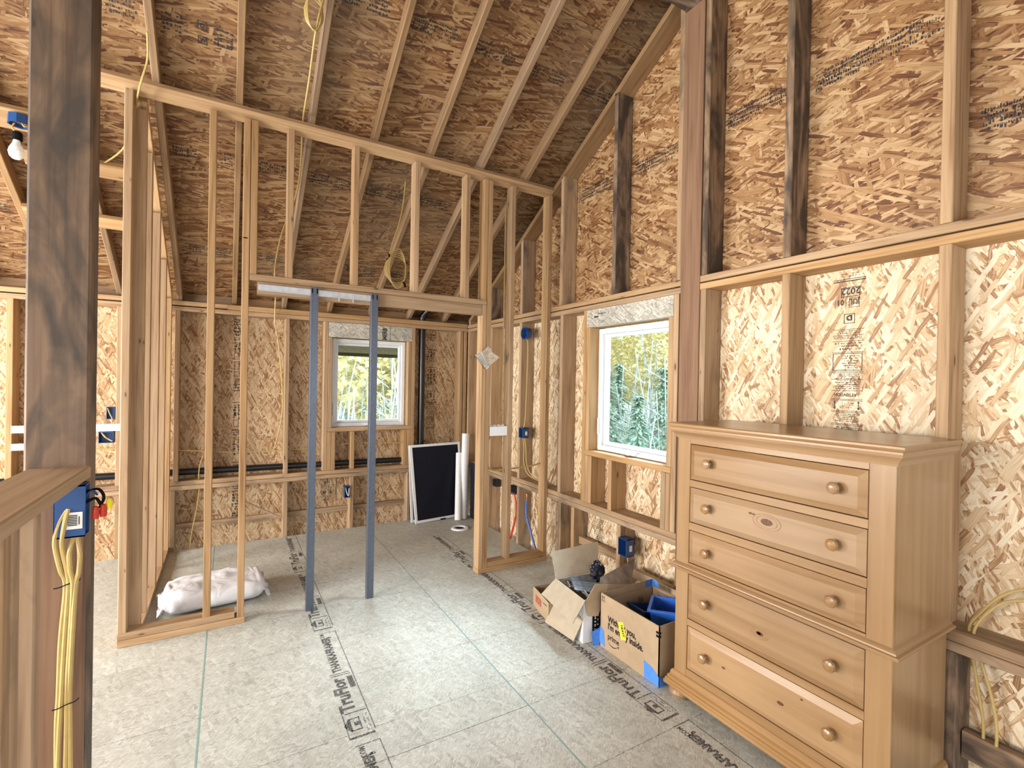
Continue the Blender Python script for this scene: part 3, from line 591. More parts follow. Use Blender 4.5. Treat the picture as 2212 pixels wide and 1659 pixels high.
bd('blocking', (-2.3, -.93, 1.42, 1.555, -.037, -.001), ce, 'lumber', 'x', T=ROOF)
# stamp bands printed on the underside of the roof sheathing
def roof_ink(): 
    k = Ink((0, 0, 0), (1, 0, 0), (0, -CS, SN), .0015); k.o = ROOF @ Vector((0, 0, .0895)); k.n = -(ROOF.to_3x3() @ Vector((0, 0, 1))) * .0012; return k
k = roof_ink()
for yc, h, spans, sd in ((2.70, .09, ((.88, 1.19), (1.27, 1.60), (1.68, 2.0), (2.1, 2.42), (.47, .78)), 1), (3.09, .10, ((-.33, -.24), (-.10, .0), (-.74, -.42)), 2), (3.77, .10, ((-.34, -.2), (-.12, .0), (.08, .40), (.48, .80), (.88, 1.20), (1.28, 1.6), (1.7, 2.0)), 3), (4.55, .09, ((-.33, 0), (.08, .4), (.9, 1.2), (1.3, 1.6)), 4), (4.42, .08, ((-1.6, -1.25), (-2.1, -1.7)), 5)):
    for j, (a, b_) in enumerate(spans):
        s_ = sl(yc)
        k.small(a, s_ - h / 2, (a + b_) / 2, s_ + h / 2, 4, .92, sd * 10 + j, False, 1.3); k.small((a + b_) / 2 + .01, s_ - h / 2, b_, s_ + h / 2, 4, .9, sd * 17 + j, False, 1.2)
        if (j + sd) % 2: k.frame(a + .02, s_ - h / 2, a + .09, s_ - h / 2 + .05, .005)
s1, s2 = sl(3.06), sl(3.12)
k.frame(-.172, s1 - .022, -.128, s1 + .022, .004); k.text(-.161, s1 - .012, 'D', .03, bold=.002); k.frame(-.172, s2 - .03, -.128, s2 + .014, .005); k.text(-.164, s2 - .018, 'W', .03, bold=.002)
k.build(ce)

# ------------------------------------------------------------ partition wall with the pocket door opening
wp = struct(bd('wall_middle', (-.511, .098, 3.35, 3.439, 0, .038), None, 'lumber', 'x'))
bd('plate', (-.511, .045, 3.35, 3.439, .040, .078), wp, 'lumber', 'x'); bd('plate', (1.682, 2.322, 3.35, 3.439, 0, .038), wp, 'lumber', 'x'); bd('plate', (1.762, 2.322, 3.35, 3.439, .040, .078), wp, 'lumber', 'x')
ZT = 3.058
for x, z0, z1 in ((-.511, .079, ZT), (-.118, .079, ZT), (.058, .040, ZT), (.099, 2.127, ZT), (.300, 2.127, ZT), (.703, 2.127, ZT), (1.127, 2.127, ZT), (1.527, 2.127, ZT), (1.682, .040, 2.086), (1.6815, 2.127, ZT), (1.722, .040, ZT), (1.928, .079, ZT), (2.283, .079, ZT)):
    bd('stud', (x, x + .038, 3.351, 3.438, z0, z1), wp, 'lumber', 'z')
bd('top_plate', (-.78, 2.322, sl(3.35) - .089, sl(3.35), -.041, -.003), wp, 'lumber', 'x', T=ROOF)
bd('header_plate', (.098, 1.715, 3.348, 3.44, 2.088, 2.126), wp, 'lumber', 'x', label='light brown flat board on top of the door header')
bd('header', (.14, 1.678, 3.354, 3.392, 2.004, 2.087), wp, 'lumber', 'x')
MB().sheet((.062, .085, 3.3500, 3.3505, 2.335, 2.342)).build('marker_line', M['ink'], wp)
# ------------------------------------------------------------ side wall of the closet running back
ws_ = struct(bd('wall_left', (-.509, -.42, 3.44, 4.998, 0, .038), None, 'lumber', 'y'))
for y in (3.441, 3.69, 4.11, 4.515, 4.92):
    bd('stud', (-.508, -.421, y, y + .038, .039, zu(y + .038) - .055), ws_, 'lumber', 'z')
bd('rake_plate', (-.508, -.421, .03, sl(3.445), -.043, -.004), ws_, 'lumber', 'y', T=ROOF)

# ------------------------------------------------------------ outer walls out of view (they close the building and hold its windows)
wf = struct(MB().sheet((-4.3, 2.5, -1.32, -1.30, -.4, .8), 'x', 'z').sheet((-4.3, 2.5, -1.32, -1.30, 2.1, 2.5), 'x', 'z').sheet((-4.3, -3.1, -1.32, -1.30, .8, 2.1), 'x', 'z').sheet((-1.3, -.1, -1.32, -1.30, .8, 2.1), 'x', 'z').sheet((2.1, 2.5, -1.32, -1.30, .8, 2.1), 'x', 'z').build('wall_front', M['osb_back']))
wl = struct(MB().sheet((-4.32, -4.30, -1.3, 5.15, -.4, .7), 'y', 'z').sheet((-4.32, -4.30, -1.3, 5.15, 2.1, 4.1), 'y', 'z').sheet((-4.32, -4.30, -1.3, .3, .7, 2.1), 'y', 'z').sheet((-4.32, -4.30, 2.1, 3.15, .7, 2.1), 'y', 'z').sheet((-4.32, -4.30, 4.65, 5.15, .7, 2.1), 'y', 'z').build('wall_outer', M['osb_back']))

# ------------------------------------------------------------ post and low wall in the foreground
post = bd('post', (-.497, -.356, 1.861, 1.958, 0, 3.714), None, 'post', 'z', .006)
tag(post, 'thick dark grey-stained wooden post rising from the end of the low wall', 'post')
lw = struct(bd('wall_low', (-.446, -.357, -.6, 1.832, 0, .038), None, 'lumber_old_shaded', 'y'))
for y in (1.42, 1.295, 1.245, .84, .43, 0, -.4): bd('stud', (-.445, -.358, y, y + .038, .039, 1.190), lw, 'lumber_old_shaded', 'z')  # darker lumber: shade on the stud sides put into the colour
bd('end_board', (-.497, -.357, 1.835, 1.860, 0, 1.190), lw, 'red_post', 'z', label='reddish board closing the end of the low wall')
bd('cap_board', (-.489, -.350, -.6, 1.860, 1.192, 1.229), lw, 'cap', 'y', .004, label='wide smooth board capping the low wall')

# ============================================================ THINGS
def Tl(loc): return Matrix.Translation(-Vector(loc))
class Thing:
    def __init__(s, name, label, cat, loc, group=None):
        s.root = tag(empty(name, loc), label, cat, group); s.T = Tl(loc)
    def part(s, name, mb, mat, parent=None, merge=False):
        o = mb.build(name, M[mat] if isinstance(mat, str) else mat, parent or s.root, s.T, merge)
        if name.startswith('printed'): o['kind'] = 'stuff'
        return o
def solo(name, mb, mat, label, cat, group=None, merge=False):
    """thing of one mesh, its origin moved to the middle of its underside"""
    xs_ = [p[0] for p in mb.v]; ys_ = [p[1] for p in mb.v]; zs_ = [p[2] for p in mb.v]
    loc = Vector(((min(xs_) + max(xs_)) / 2, (min(ys_) + max(ys_)) / 2, min(zs_)))
    o = mb.build(name, M[mat], None, Tl(loc), merge); o.location = loc
    return tag(o, label, cat, group)

# ------------------------------------------------------------ chest of drawers
ch = Thing('chest_of_drawers', 'tall honey pine chest with five drawers and round knobs against the right wall', 'dresser', (2.085, 1.163, 0))
XF, XB_, Y0_, Y1_ = 1.870, 2.300, .722, 1.604
m = MB()
m.board((XF + .018, XB_, Y1_ - .018, Y1_, .05, 1.252), 'z'); m.board((XF + .018, XB_, Y0_, Y0_ + .018, .05, 1.252), 'z'); m.board((XB_ - .012, XB_, Y0_ + .02, Y1_ - .02, .05, 1.25), 'z')
m.board((XF + .02, XB_ - .02, Y0_ + .02, Y1_ - .02, .05, .07), 'y'); ch.part('case', m, 'pine')
zs = [(1.222, 1.056), (1.021, .857), (.819, .667), (.612, .404), (.370, .168)]
m = MB(); m.board((XF, XF + .02, Y1_ - .071, Y1_, .05, 1.252), 'z', .002); m.board((XF, XF + .02, Y0_, Y0_ + .078, .05, 1.252), 'z', .002)
edges = [1.252] + [z for p in zs for z in p] + [.05]
for i in range(0, len(edges), 2): m.board((XF + .0005, XF + .02, Y0_ + .078, Y1_ - .071, edges[i + 1] + .0015, edges[i] - .0015), 'y', .001)
ch.part('face_frame', m, 'pine')
def ringmold(prof, back=XB_):
    m = MB(); ou = random.random() * 9
    for (o0, z0), (o1, z1) in zip(prof, prof[1:] + prof[:1]):
        def L(o, z): return [(back, Y1_ + o, z), (XF - o, Y1_ + o, z), (XF - o, Y0_ - o, z), (back, Y0_ - o, z)]
        a, b_ = L(o0, z0), L(o1, z1); d = math.dist((o0, z0), (o1, z1)); u = 0
        for i in range(3):
            l = math.dist(a[i], a[i + 1]); v0 = (o0 + z0) * 1.0
            m.face([a[i], a[i + 1], b_[i + 1], b_[i]], [(ou + u, v0), (ou + u + l, v0), (ou + u + l, v0 + d), (ou + u, v0 + d)]); u += l
    return m
m = ringmold([(0, 1.2955), (.026, 1.2955), (.030, 1.300), (.034, 1.306), (.034, 1.313), (.030, 1.3175), (0, 1.3175)])
m.face([(XF, Y0_, 1.3175), (XB_, Y0_, 1.3175), (XB_, Y1_, 1.3175), (XF, Y1_, 1.3175)], [(Y0_, XF), (Y0_, XB_), (Y1_, XB_), (Y1_, XF)])
m.face([(XF, Y0_, 1.2955), (XB_, Y0_, 1.2955), (XB_, Y1_, 1.2955), (XF, Y1_, 1.2955)])
ch.part('top', m, 'pine')
ch.part('cornice', ringmold([(0, 1.246), (.004, 1.246), (.006, 1.254), (.010, 1.262), (.017, 1.270), (.024, 1.278), (.026, 1.288), (.026, 1.295), (0, 1.295)]), 'pine')
ch.part('waist_moulding', ringmold([(0, .622), (.014, .622), (.024, .627), (.027, .633), (.024, .638), (.016, .640), (.015, .645), (.008, .651), (0, .655)]), 'pine')
ch.part('base_moulding', ringmold([(0, .058), (.032, .058), (.034, .062), (.034, .074), (.029, .078), (.029, .086), (.022, .090), (.022, .100), (.013, .108), (.011, .122), (.005, .130), (0, .132)]), 'pine')
knobm = MB().lathe([(.0, 0), (.009, .0), (.0085, .012), (.014, .018), (.0205, .024), (.0215, .029), (.0185, .035), (.010, .0385), (0, .0395)], 20, axis='-x')
knob0 = None
for i, (zt, zb) in enumerate(zs):
    y0, y1 = Y0_ + .0805, Y1_ - .0735; m = MB(); e = .027; ou = random.random() * 20
    X0, X1, Xm = XF + .016, XF - .009, XF + .003
    o_ = [(y0, zb + .002), (y1, zb + .002), (y1, zt - .002), (y0, zt - .002)]; n_ = [(y0 + e, zb + e), (y1 - e, zb + e), (y1 - e, zt - e), (y0 + e, zt - e)]
    uvf = lambda p: (ou + p[0], p[1])
    m.face([(X1, *p) for p in n_][::-1], [uvf(p) for p in n_][::-1])
    for a in range(4):
        b_ = (a + 1) % 4
        m.face([(Xm, *o_[a]), (Xm, *o_[b_]), (X1, *n_[b_]), (X1, *n_[a])][::-1], [uvf(o_[a]), uvf(o_[b_]), uvf(n_[b_]), uvf(n_[a])][::-1])
        m.face([(X0, *o_[a]), (X0, *o_[b_]), (Xm, *o_[b_]), (Xm, *o_[a])][::-1], [uvf(o_[a])] * 4)
    dr = ch.part('drawer', m, 'pine')
    if i == 1: dr['label'] = 'second drawer from the top with a large brown knot'
    for yk in (1.420, .895):
        if knob0 is None: kb = knob0 = knobm.build('knob', M['pine'])
        else: kb = knob0.copy(); col.objects.link(kb)
        kb.parent = dr; kb.location = Vector((XF - .009, yk, (1.146, .946, .746, .519, .278)[i])) - ch.root.location
    # dark knots in the boards
    for (ky, kz, kr) in {1: [(1.15, .955, .017), (1.22, .975, .006), (1.205, .974, .005)], 3: [(1.17, .50, .011), (1.172, .50, .006)], 4: [(1.08, .27, .009), (1.33, .278, .006), (1.0, .33, .004)]}.get(i, []):
        mk = MB(); mk.face([(X1 - .0005, ky + kr * 1.5 * math.cos(a * .524), kz + kr * .8 * math.sin(a * .524)) for a in range(12)]); ch.part('knot', mk, 'knot', dr)
        if kr > .01:
            for q_ in (1.55, 2.1):
                mh = MB()
                for a in range(24):
                    f0, f1 = (lambda t, r_: (X1 - .0003, ky + r_ * 1.6 * math.cos(t * .2618), kz + r_ * .85 * math.sin(t * .2618))), 0
                    mh.face([f0(a, kr * q_), f0(a + 1, kr * q_), f0(a + 1, kr * (q_ + .12)), f0(a, kr * (q_ + .12))])
                ch.part('grain_ring', mh, 'ring', dr)
for x, y in ((XF + .025, Y1_ - .018), (XF + .025, Y0_ + .018), (XB_ - .05, Y1_ - .018), (XB_ - .05, Y0_ + .018)):
    ch.part('foot', MB().lathe([(.0, 0), (.03, 0), (.047, .012), (.052, .028), (.047, .044), (.034, .057), (0, .058)], 20, (x, y, 0)), 'pine')

# ------------------------------------------------------------ cardboard boxes
def wallq(m, a, b_, z0, z1, t=.005, inward=(0, 0)):
    """thin upright cardboard wall from a to b (2D) with thickness t"""
    d = Vector((b_[0] - a[0], b_[1] - a[1])).normalized(); n = Vector((-d.y, d.x)) * t
    A, B, C, D = (a[0], a[1]), (b_[0], b_[1]), (b_[0] + n.x, b_[1] + n.y), (a[0] + n.x, a[1] + n.y)
    for p, q in ((A, B), (B, C), (C, D), (D, A)): m.face([(*p, z0), (*q, z0), (*q, z1), (*p, z1)])
    m.face([(*A, z1), (*B, z1), (*C, z1), (*D, z1)]); m.face([(*A, z0), (*B, z0), (*C, z0), (*D, z0)])
def slab(m, q, t=.004):
    """quadrilateral flap given by 4 points, thickened"""
    P = [Vector(p) for p in q]; n = (P[1] - P[0]).cross(P[3] - P[0]).normalized() * t
    Q = [p + n for p in P]; m.face(P); m.face(Q[::-1])
    for i in range(4): j = (i + 1) % 4; m.face([P[i], P[j], Q[j], Q[i]])
bx_ = Thing('cardboard_box', 'largest cardboard box, open, with a printed slogan and a yellow sticker, beside the chest', 'box', (2.05, 1.9, 0))
m = MB(); c_ = [(1.850, 1.680), (1.850, 2.120), (2.262, 2.120), (2.262, 1.680)]
for i in range(4): wallq(m, c_[i], c_[(i + 1) % 4], .001, .302, -.005)
m.face([(1.85, 1.68, .002), (2.26, 1.68, .002), (2.26, 2.12, .002), (1.85, 2.12, .002)])
body = bx_.part('body', m, 'card')
m = MB(); slab(m, [(1.862, 2.108, .262), (2.25, 2.108, .262), (2.25, 2.098, .10), (1.862, 2.098, .10)]); slab(m, [(2.250, 2.10, .268), (2.250, 1.69, .268), (2.24, 1.69, .11), (2.24, 2.10, .11)]); bx_.part('folded_flap', m, 'card')
k = Ink((1.850, 2.053, 0), (0, -1, 0), (0, 0, 1), .0008)
k.text(0, .165, 'Without you,', .048, .82, bold=.0014); k.text(0, .125, "I'm empty inside.", .048, .82, bold=.0014)
k.text(0, .070, 'prime', .044, .88, bold=.0006)
sm = []
for i in range(13):
    a = i / 12; x = .006 + .078 * a; yy = .058 - .020 * math.sin(math.pi * (.10 + .78 * a)) * 1.0 + .006 * a; th = .001 + .0035 * math.sin(math.pi * min(1, a * 1.05)) ** .8
    sm.append((x, yy, th))
for p, q in zip(sm, sm[1:]): k.m.face([k.P(p[0], p[1] - p[2]), k.P(q[0], q[1] - q[2]), k.P(q[0], q[1] + .0005), k.P(p[0], p[1] + .0005)])
k.m.face([k.P(.076, .060), k.P(.090, .062), k.P(.088, .047), k.P(.084, .056)])
for x in (-.050, -.037): k.rect(x, .268, x + .003, .288); k.m.face([k.P(x - .004, .284), k.P(x + .007, .284), k.P(x + .0015, .292)])
k.rect(-.055, .262, -.026, .265); k.rect(.352, .262, .373, .274); k.rect(.352, .244, .373, .256)
bx_.part('printed_lettering', k.m, 'ink', body)
k = Ink((1.850, 2.10, 0), (1, 0, 0), (0, 0, 1), .0008); k.o = Vector((1.85, 1.68, 0)); k.rect(0, .262, .012, .274); k.rect(0, .244, .012, .256); bx_.part('printed_marks', k.m, 'ink', body)
k = Ink((2.2485, 2.06, 0), (0, -1, 0), (0, 0, 1), .002)
for zb in (.272, .205): 
    k.frame(0, zb, .10, zb + .035 + (.01 if zb < .25 else 0), .0015)
    for i in range(9): k.rect(.008 + i * .010, zb + .004, .013 + i * .010, zb + .03)
k.n = Vector((-.004, 0, 0)); bx_.part('printed_marks', k.m, 'ink', body)
k = Ink((1.95, 2.094, 0), (1, 0, 0), (0, 0, 1), .003); k.small(0, .19, .16, .225, 4, .85, 3); k.rect(.17, .185, .21, .23); k.n = Vector((0, -.004, 0)); bx_.part('printed_marks', k.m, 'faint', body)
m = MB(); P_ = lambda y, z: (1.8485, y, z)
m.face([P_(1.973, .196), P_(1.933, .212), P_(1.906, .128), P_(1.946, .112)]); st = bx_.part('yellow_sticker', m, 'yellow_label', body)
k = Ink((1.8478, 1.951, .192), (0, -.26, -.96), (0, -.96, .26), .0004); k.r = Vector((0, -.30, -.954)).normalized(); k.u = Vector((0, -.954, .30)).normalized(); k.n = Vector((-.0006, 0, 0)); k.text(0.0, .0, 'HEAVY', .024, .82, bold=.0008); bx_.part('printed_lettering', k.m, 'ink', body)
m = MB(); m.face([(1.8490, 1.775, .002), (1.8490, 1.679, .002), (1.8490, 1.679, .052), (1.8490, 1.72, .078), (1.8490, 1.78, .088)]); m.face([(1.849, 1.6735, .002), (1.95, 1.6735, .002), (1.95, 1.6735, .04), (1.849, 1.6735, .052)])
bx_.part('blue_tape', m, 'tape', body)
m = MB(); m.face([(1.8485, 2.119, .02), (1.8485, 2.075, .012), (1.8485, 2.085, .095), (1.8485, 2.119, .115)]); m.face([(1.8485, 2.121, .0), (1.8485, 2.121, .1), (1.80, 2.135, .08), (1.81, 2.13, 0)]); bx_.part('blue_tape', m, 'tape', body)
m = MB(); m.face([(2.256, 2.06, .304), (2.256, 2.118, .304), (2.256, 2.118, .262), (2.256, 2.07, .262)]); m.face([(2.20, 2.1145, .304), (2.258, 2.1145, .304), (2.258, 2.1145, .262), (2.20, 2.1145, .262)]); bx_.part('blue_tape', m, 'tape', body)
def tub(x0, x1, y0, y1, z0, z1, rot, c):
    m = MB(); a = [(x0, y0), (x1, y0), (x1, y1), (x0, y1)]; ip = .012; n = .004
    bot = [(x0 + ip, y0 + ip), (x1 - ip, y0 + ip), (x1 - ip, y1 - ip), (x0 + ip, y1 - ip)]
    rim = [(x0 - .012, y0 - .012), (x1 + .012, y0 - .012), (x1 + .012, y1 + .012), (x0 - .012, y1 + .012)]
    inn = [(x0 + n, y0 + n), (x1 - n, y0 + n), (x1 - n, y1 - n), (x0 + n, y1 - n)]; ib = [(p[0], p[1]) for p in bot]
    for i in range(4):
        j = (i + 1) % 4
        m.face([(*bot[i], z0), (*bot[j], z0), (*a[j], z1 - .01), (*a[i], z1 - .01)]); m.face([(*a[i], z1 - .01), (*a[j], z1 - .01), (*rim[j], z1 - .01), (*rim[i], z1 - .01)])
        m.face([(*rim[i], z1 - .01), (*rim[j], z1 - .01), (*rim[j], z1), (*rim[i], z1)]); m.face([(*rim[i], z1), (*rim[j], z1), (*inn[j], z1), (*inn[i], z1)]); m.face([(*inn[i], z1), (*inn[j], z1), (*ib[j], z0 + .006), (*ib[i], z0 + .006)])
    m.face([(*p, z0) for p in bot]); m.face([(*p, z0 + .006) for p in ib])
    c = Vector(c); Rm = Matrix.Translation(c) @ Matrix.Rotation(rot[0], 4, 'Z') @ Matrix.Rotation(rot[1], 4, 'Y') @ Matrix.Rotation(rot[2], 4, 'X')
    m.v = [tuple(Rm @ Vector(p)) for p in m.v]; return m
solo('plastic_tub', tub(-.11, .11, -.085, .085, -.055, .055, (R(38), R(4), R(-3)), (2.10, 1.850, .232)), 'blue_tub', 'bright blue plastic tub lying on top in the largest box', 'tub')
solo('plastic_tub', tub(-.10, .10, -.075, .075, -.045, .045, (R(-12), R(8), R(-6)), (2.12, 1.99, .165)), 'blue', 'dark blue plastic tub under the bright one in the largest box', 'tub')
solo('plastic_tub', tub(-.12, .12, -.09, .09, -.05, .05, (0, 0, 0), (2.05, 1.88, .056)), 'blue', 'dark blue plastic tub at the bottom of the largest box', 'tub')
solo('paper_bundle', MB().board((2.14, 2.235, 1.72, 1.80, .20, .272), 'x', .02), 'white', 'white crumpled bundle beside the blue tub in the largest box', 'paper')

# middle box, with its flaps open
P0, P1, P2, P3 = (1.772, 2.175), (1.808, 2.500), (2.130, 2.465), (2.095, 2.140)
mb_ = Thing('cardboard_box', 'open battered cardboard box of metal brackets with its flaps hanging out', 'box', (1.95, 2.32, 0))
m = MB(); q_ = [P0, P1, P2, P3]
for i in range(4): wallq(m, q_[i], q_[(i + 1) % 4], .001, .25, -.004)
m.face([(*p, .002) for p in q_]); body = mb_.part('body', m, 'white')
m = MB()
for i in range(4):
    a, b_ = Vector(q_[i]), Vector(q_[(i + 1) % 4]); c_ = Vector((1.951, 2.32)); a = a + (c_ - a) * .045; b_ = b_ + (c_ - b_) * .045
    m.face([(*a, .01), (*b_, .01), (*b_, .249), (*a, .249)])
m.face([(*p, .08) for p in q_]); mb_.part('lining', m, 'card_pale')
m = MB(); slab(m, [(1.808, 2.502, .25), (2.130, 2.467, .25), (2.20, 2.56, .41), (1.84, 2.60, .385)]); mb_.part('flap', m, 'card_pale')
m = MB(); slab(m, [(1.775, 2.160, .252), (1.812, 2.500, .252), (1.725, 2.535, .155), (1.680, 2.150, .150)]); mb_.part('flap', m, 'card_pale')
m = MB(); slab(m, [(1.790, 2.465, .150), (1.775, 2.175, .150), (1.735, 2.215, .006), (1.715, 2.480, .006)]); mb_.part('flap', m, 'card_pale')
m = MB(); slab(m, [(1.775, 2.165, .245), (1.90, 2.150, .25), (1.905, 2.13, .335), (1.83, 2.145, .345)]); slab(m, [(1.90, 2.148, .25), (2.10, 2.138, .25), (2.10, 2.12, .30), (1.905, 2.128, .335)]); slab(m, [(1.775, 2.165, .245), (1.90, 2.150, .25), (1.85, 2.135, .16), (1.79, 2.15, .165)]); mb_.part('torn_flap', m, 'card')
m = MB(); slab(m, [(1.86, 2.158, .25), (2.10, 2.142, .25), (2.29, 2.300, .365), (1.93, 2.215, .340)]); mb_.part('flap', m, 'card_dirty')
m = MB(); slab(m, [(2.135, 2.465, .245), (2.10, 2.16, .25), (2.15, 2.17, .20), (2.18, 2.45, .19)]); mb_.part('flap', m, 'card_pale')
k = Ink((1.80, 2.166, 0), (1, -.108, 0), (0, 0, 1), .001); k.o = Vector((1.83, 2.164, 0)); k.rect(0, .055, .16, .175); mb_.part('black_label', k.m, 'ink', body)
k.m = MB(); k.n *= 2; k.small(.01, .07, .12, .16, 6, .5, 4, True); mb_.part('printed_marks', k.m, 'paper', body)
for i in range(6):
    a = R(-28 + i * 3); cx, cy, cz = 1.90 + .012 * i, 2.29 + .024 * i, .235 + .008 * (i % 3)
    Tm = Matrix.Translation((cx, cy, cz)) @ Matrix.Rotation(a, 4, 'Z') @ Matrix.Rotation(R(8), 4, 'Y')
    m = MB().board((-.085, .085, -.012, .012, -.002, .002), 'x', .001).board((-.085, .085, .010, .012, -.002, .014), 'x', .0005)
    m.v = [tuple(Tm @ Vector(p)) for p in m.v]
    solo('metal_bracket', m, 'metal', 'grey metal bracket lying in the heap in the open battered box', 'bracket', 'metal brackets in the battered box')
for i in range(9):
    r_ = random.Random(i); cx, cy = 1.84 + r_.random() * .09, 2.22 + r_.random() * .22
    m = MB().tube([(cx, cy, .225), (cx + r_.uniform(-.03, .03), cy + .05, .238)], .005, 6).lathe([(0, 0), (.012, 0), (.012, .008), (0, .008)], 6, (cx, cy, .222))
    solo('bolt', m, 'metal', 'small bright bolt among the brackets in the open battered box', 'bolt', 'bolts in the battered box')
def lump(c, rx_, ry_, rz_, seed, amp=.25, n=18):
    m = MB(); from mathutils import noise
    def P(i, j):
        u, v = math.pi * i / n, 2 * math.pi * j / (2 * n); d = Vector((math.sin(u) * math.cos(v), math.sin(u) * math.sin(v), math.cos(u)))
        k_ = 1 + amp * noise.noise(d * 2.3 + Vector((seed, 0, 0))) + amp * .6 * noise.noise(d * 6 + Vector((0, seed, 0)))
        return (c[0] + d.x * rx_ * k_, c[1] + d.y * ry_ * k_, c[2] + d.z * rz_ * k_)
    for i in range(n):
        for j in range(2 * n): m.face([P(i, j), P(i + 1, j), P(i + 1, j + 1), P(i, j + 1)], None, True)
    return m
solo('plastic_bag', lump((2.065, 2.40, .285), .045, .045, .062, 3, .4), 'bag_black', 'crumpled black plastic bag stuffed in the back of the battered box', 'bag')
solo('paper_wad', lump((1.985, 2.20, .235), .03, .03, .02, 8, .3, 10), 'paper', 'small white paper wad by the torn flap of the battered box', 'paper')

sb = Thing('cardboard_box', 'smallest cardboard box, low and open, farthest from the chest', 'box', (1.86, 2.61, 0))
S = [(1.735, 2.470), (1.785, 2.722), (1.975, 2.690), (1.925, 2.440)]
m = MB()
for i in range(4): wallq(m, S[i], S[(i + 1) % 4], .001, .125, -.004)
m.face([(*p, .003) for p in S]); body = sb.part('body', m, 'card')
k = Ink((1.782, 2.715, 0), (-.194, -.981, 0), (0, 0, 1), .0012); k.rect(.04, .045, .13, .09); sb.part('red_print', k.m, 'redink', body)
k.m = MB(); k.small(.045, .05, .125, .085, 2, .8, 3); k.small(.15, .085, .24, .1, 1, .7, 5); k.n *= 1.5; sb.part('printed_marks', k.m, 'ink', body)
k = Ink((1.79, 2.715, 0), (.986, -.166, 0), (0, 0, 1), .001); k.n = Vector((-.001, -.006, 0)); k.small(.02, .07, .09, .11, 4, .7, 6); k.frame(.11, .075, .145, .11, .002); sb.part('printed_marks', k.m, 'ink', body)

# ------------------------------------------------------------ white sack on the floor
def sack():
    from mathutils import noise
    m = MB(); NU, NV = 56, 40; L = .62
    def P(i, j):
        u = i / NU; v = j / NV * 2 * math.pi; e = abs(2 * u - 1)
        w_ = .175 * (1 - e ** 7) ** .5 + .03; h = .070 * (1 - e ** 6) ** .5 + .006
        if u < .06 or u > .94: w_ += (e - .88) * 1.0; h = .008
        cx = (u - .5) * L; cy = math.copysign(abs(math.cos(v)) ** .75, math.cos(v)) * w_; cz = math.copysign(abs(math.sin(v)) ** .8, math.sin(v)) * h
        q = Vector((cx * 6, cy * 9, cz * 6))
        d = noise.noise(q) * .016 + noise.noise(q * 3) * .007
        if u < .10 or u > .9: d += noise.noise(Vector((cx * 10, cy * 30, 1))) * .022; cz += abs(d) * .8 + .01 * (e - .8)
        return (cx + (noise.noise(Vector((cy * 18, u * 4, 2))) * .03 if e > .86 else 0), cy + d, max(.002, .072 + cz + (d if cz > 0 else 0)) if e < .9 else max(.002, .035 + cz + d))
    for i in range(NU):
        for j in range(NV): m.face([P(i, j), P(i + 1, j), P(i + 1, j + 1), P(i, j + 1)], None, True)
    Rm = Matrix.Translation((-.065, 3.80, 0)) @ Matrix.Rotation(R(4), 4, 'Z'); m.v = [tuple(Rm @ Vector(p)) for p in m.v]
    return m
solo('plastic_sack', sack(), 'sack', 'white plastic sack with crimped ends lying on the floor behind the studs', 'sack', merge=True)

# ------------------------------------------------------------ pocket door hardware
tr = Thing('door_track', 'pale metal sliding door track screwed to the door header', 'track', (.484, 3.343, 2.027))
tr.part('channel', MB().board((.144, .824, 3.334, 3.3475, 2.030, 2.066), 'x', .001).board((.144, .824, 3.330, 3.3335, 2.026, 2.033), 'x', .001).board((.144, .824, 3.330, 3.3335, 2.060, 2.066), 'x', .001), 'galv')
for x in (.62, .71): tr.part('screw', MB().lathe([(0, -.022), (.004, -.022), (.004, 0)], 8, (x, 3.342, 2.03)), 'galv')
for x, lb in ((.443, 'blue-grey steel door stud hanging from the track, the left one'), (.826, 'blue-grey steel door stud hanging from the track, the right one beside the header end')):
    ss = Thing('steel_stud', lb, 'metal post', (x + .023, 3.33, 0))
    m = MB().board((x, x + .046, 3.325, 3.3275, 0, 2.082), 'z', .0006).board((x, x + .002, 3.3276, 3.368, 0, 2.075), 'z', .0006).board((x + .044, x + .046, 3.3276, 3.329, 0, 2.05), 'z', .0006)
    m.board((x + .0022, x + .010, 3.366, 3.368, 0, 2.0), 'z', .0006).board((x + .004, x + .008, 3.3238, 3.325, .02, 2.05), 'z', .0006)
    p = ss.part('channel', m, 'steel')
    for dx in (.006, .034): ss.part('slot', MB().sheet((x + dx, x + dx + .008, 3.3242, 3.3248, 2.040, 2.072)), 'ink', p)

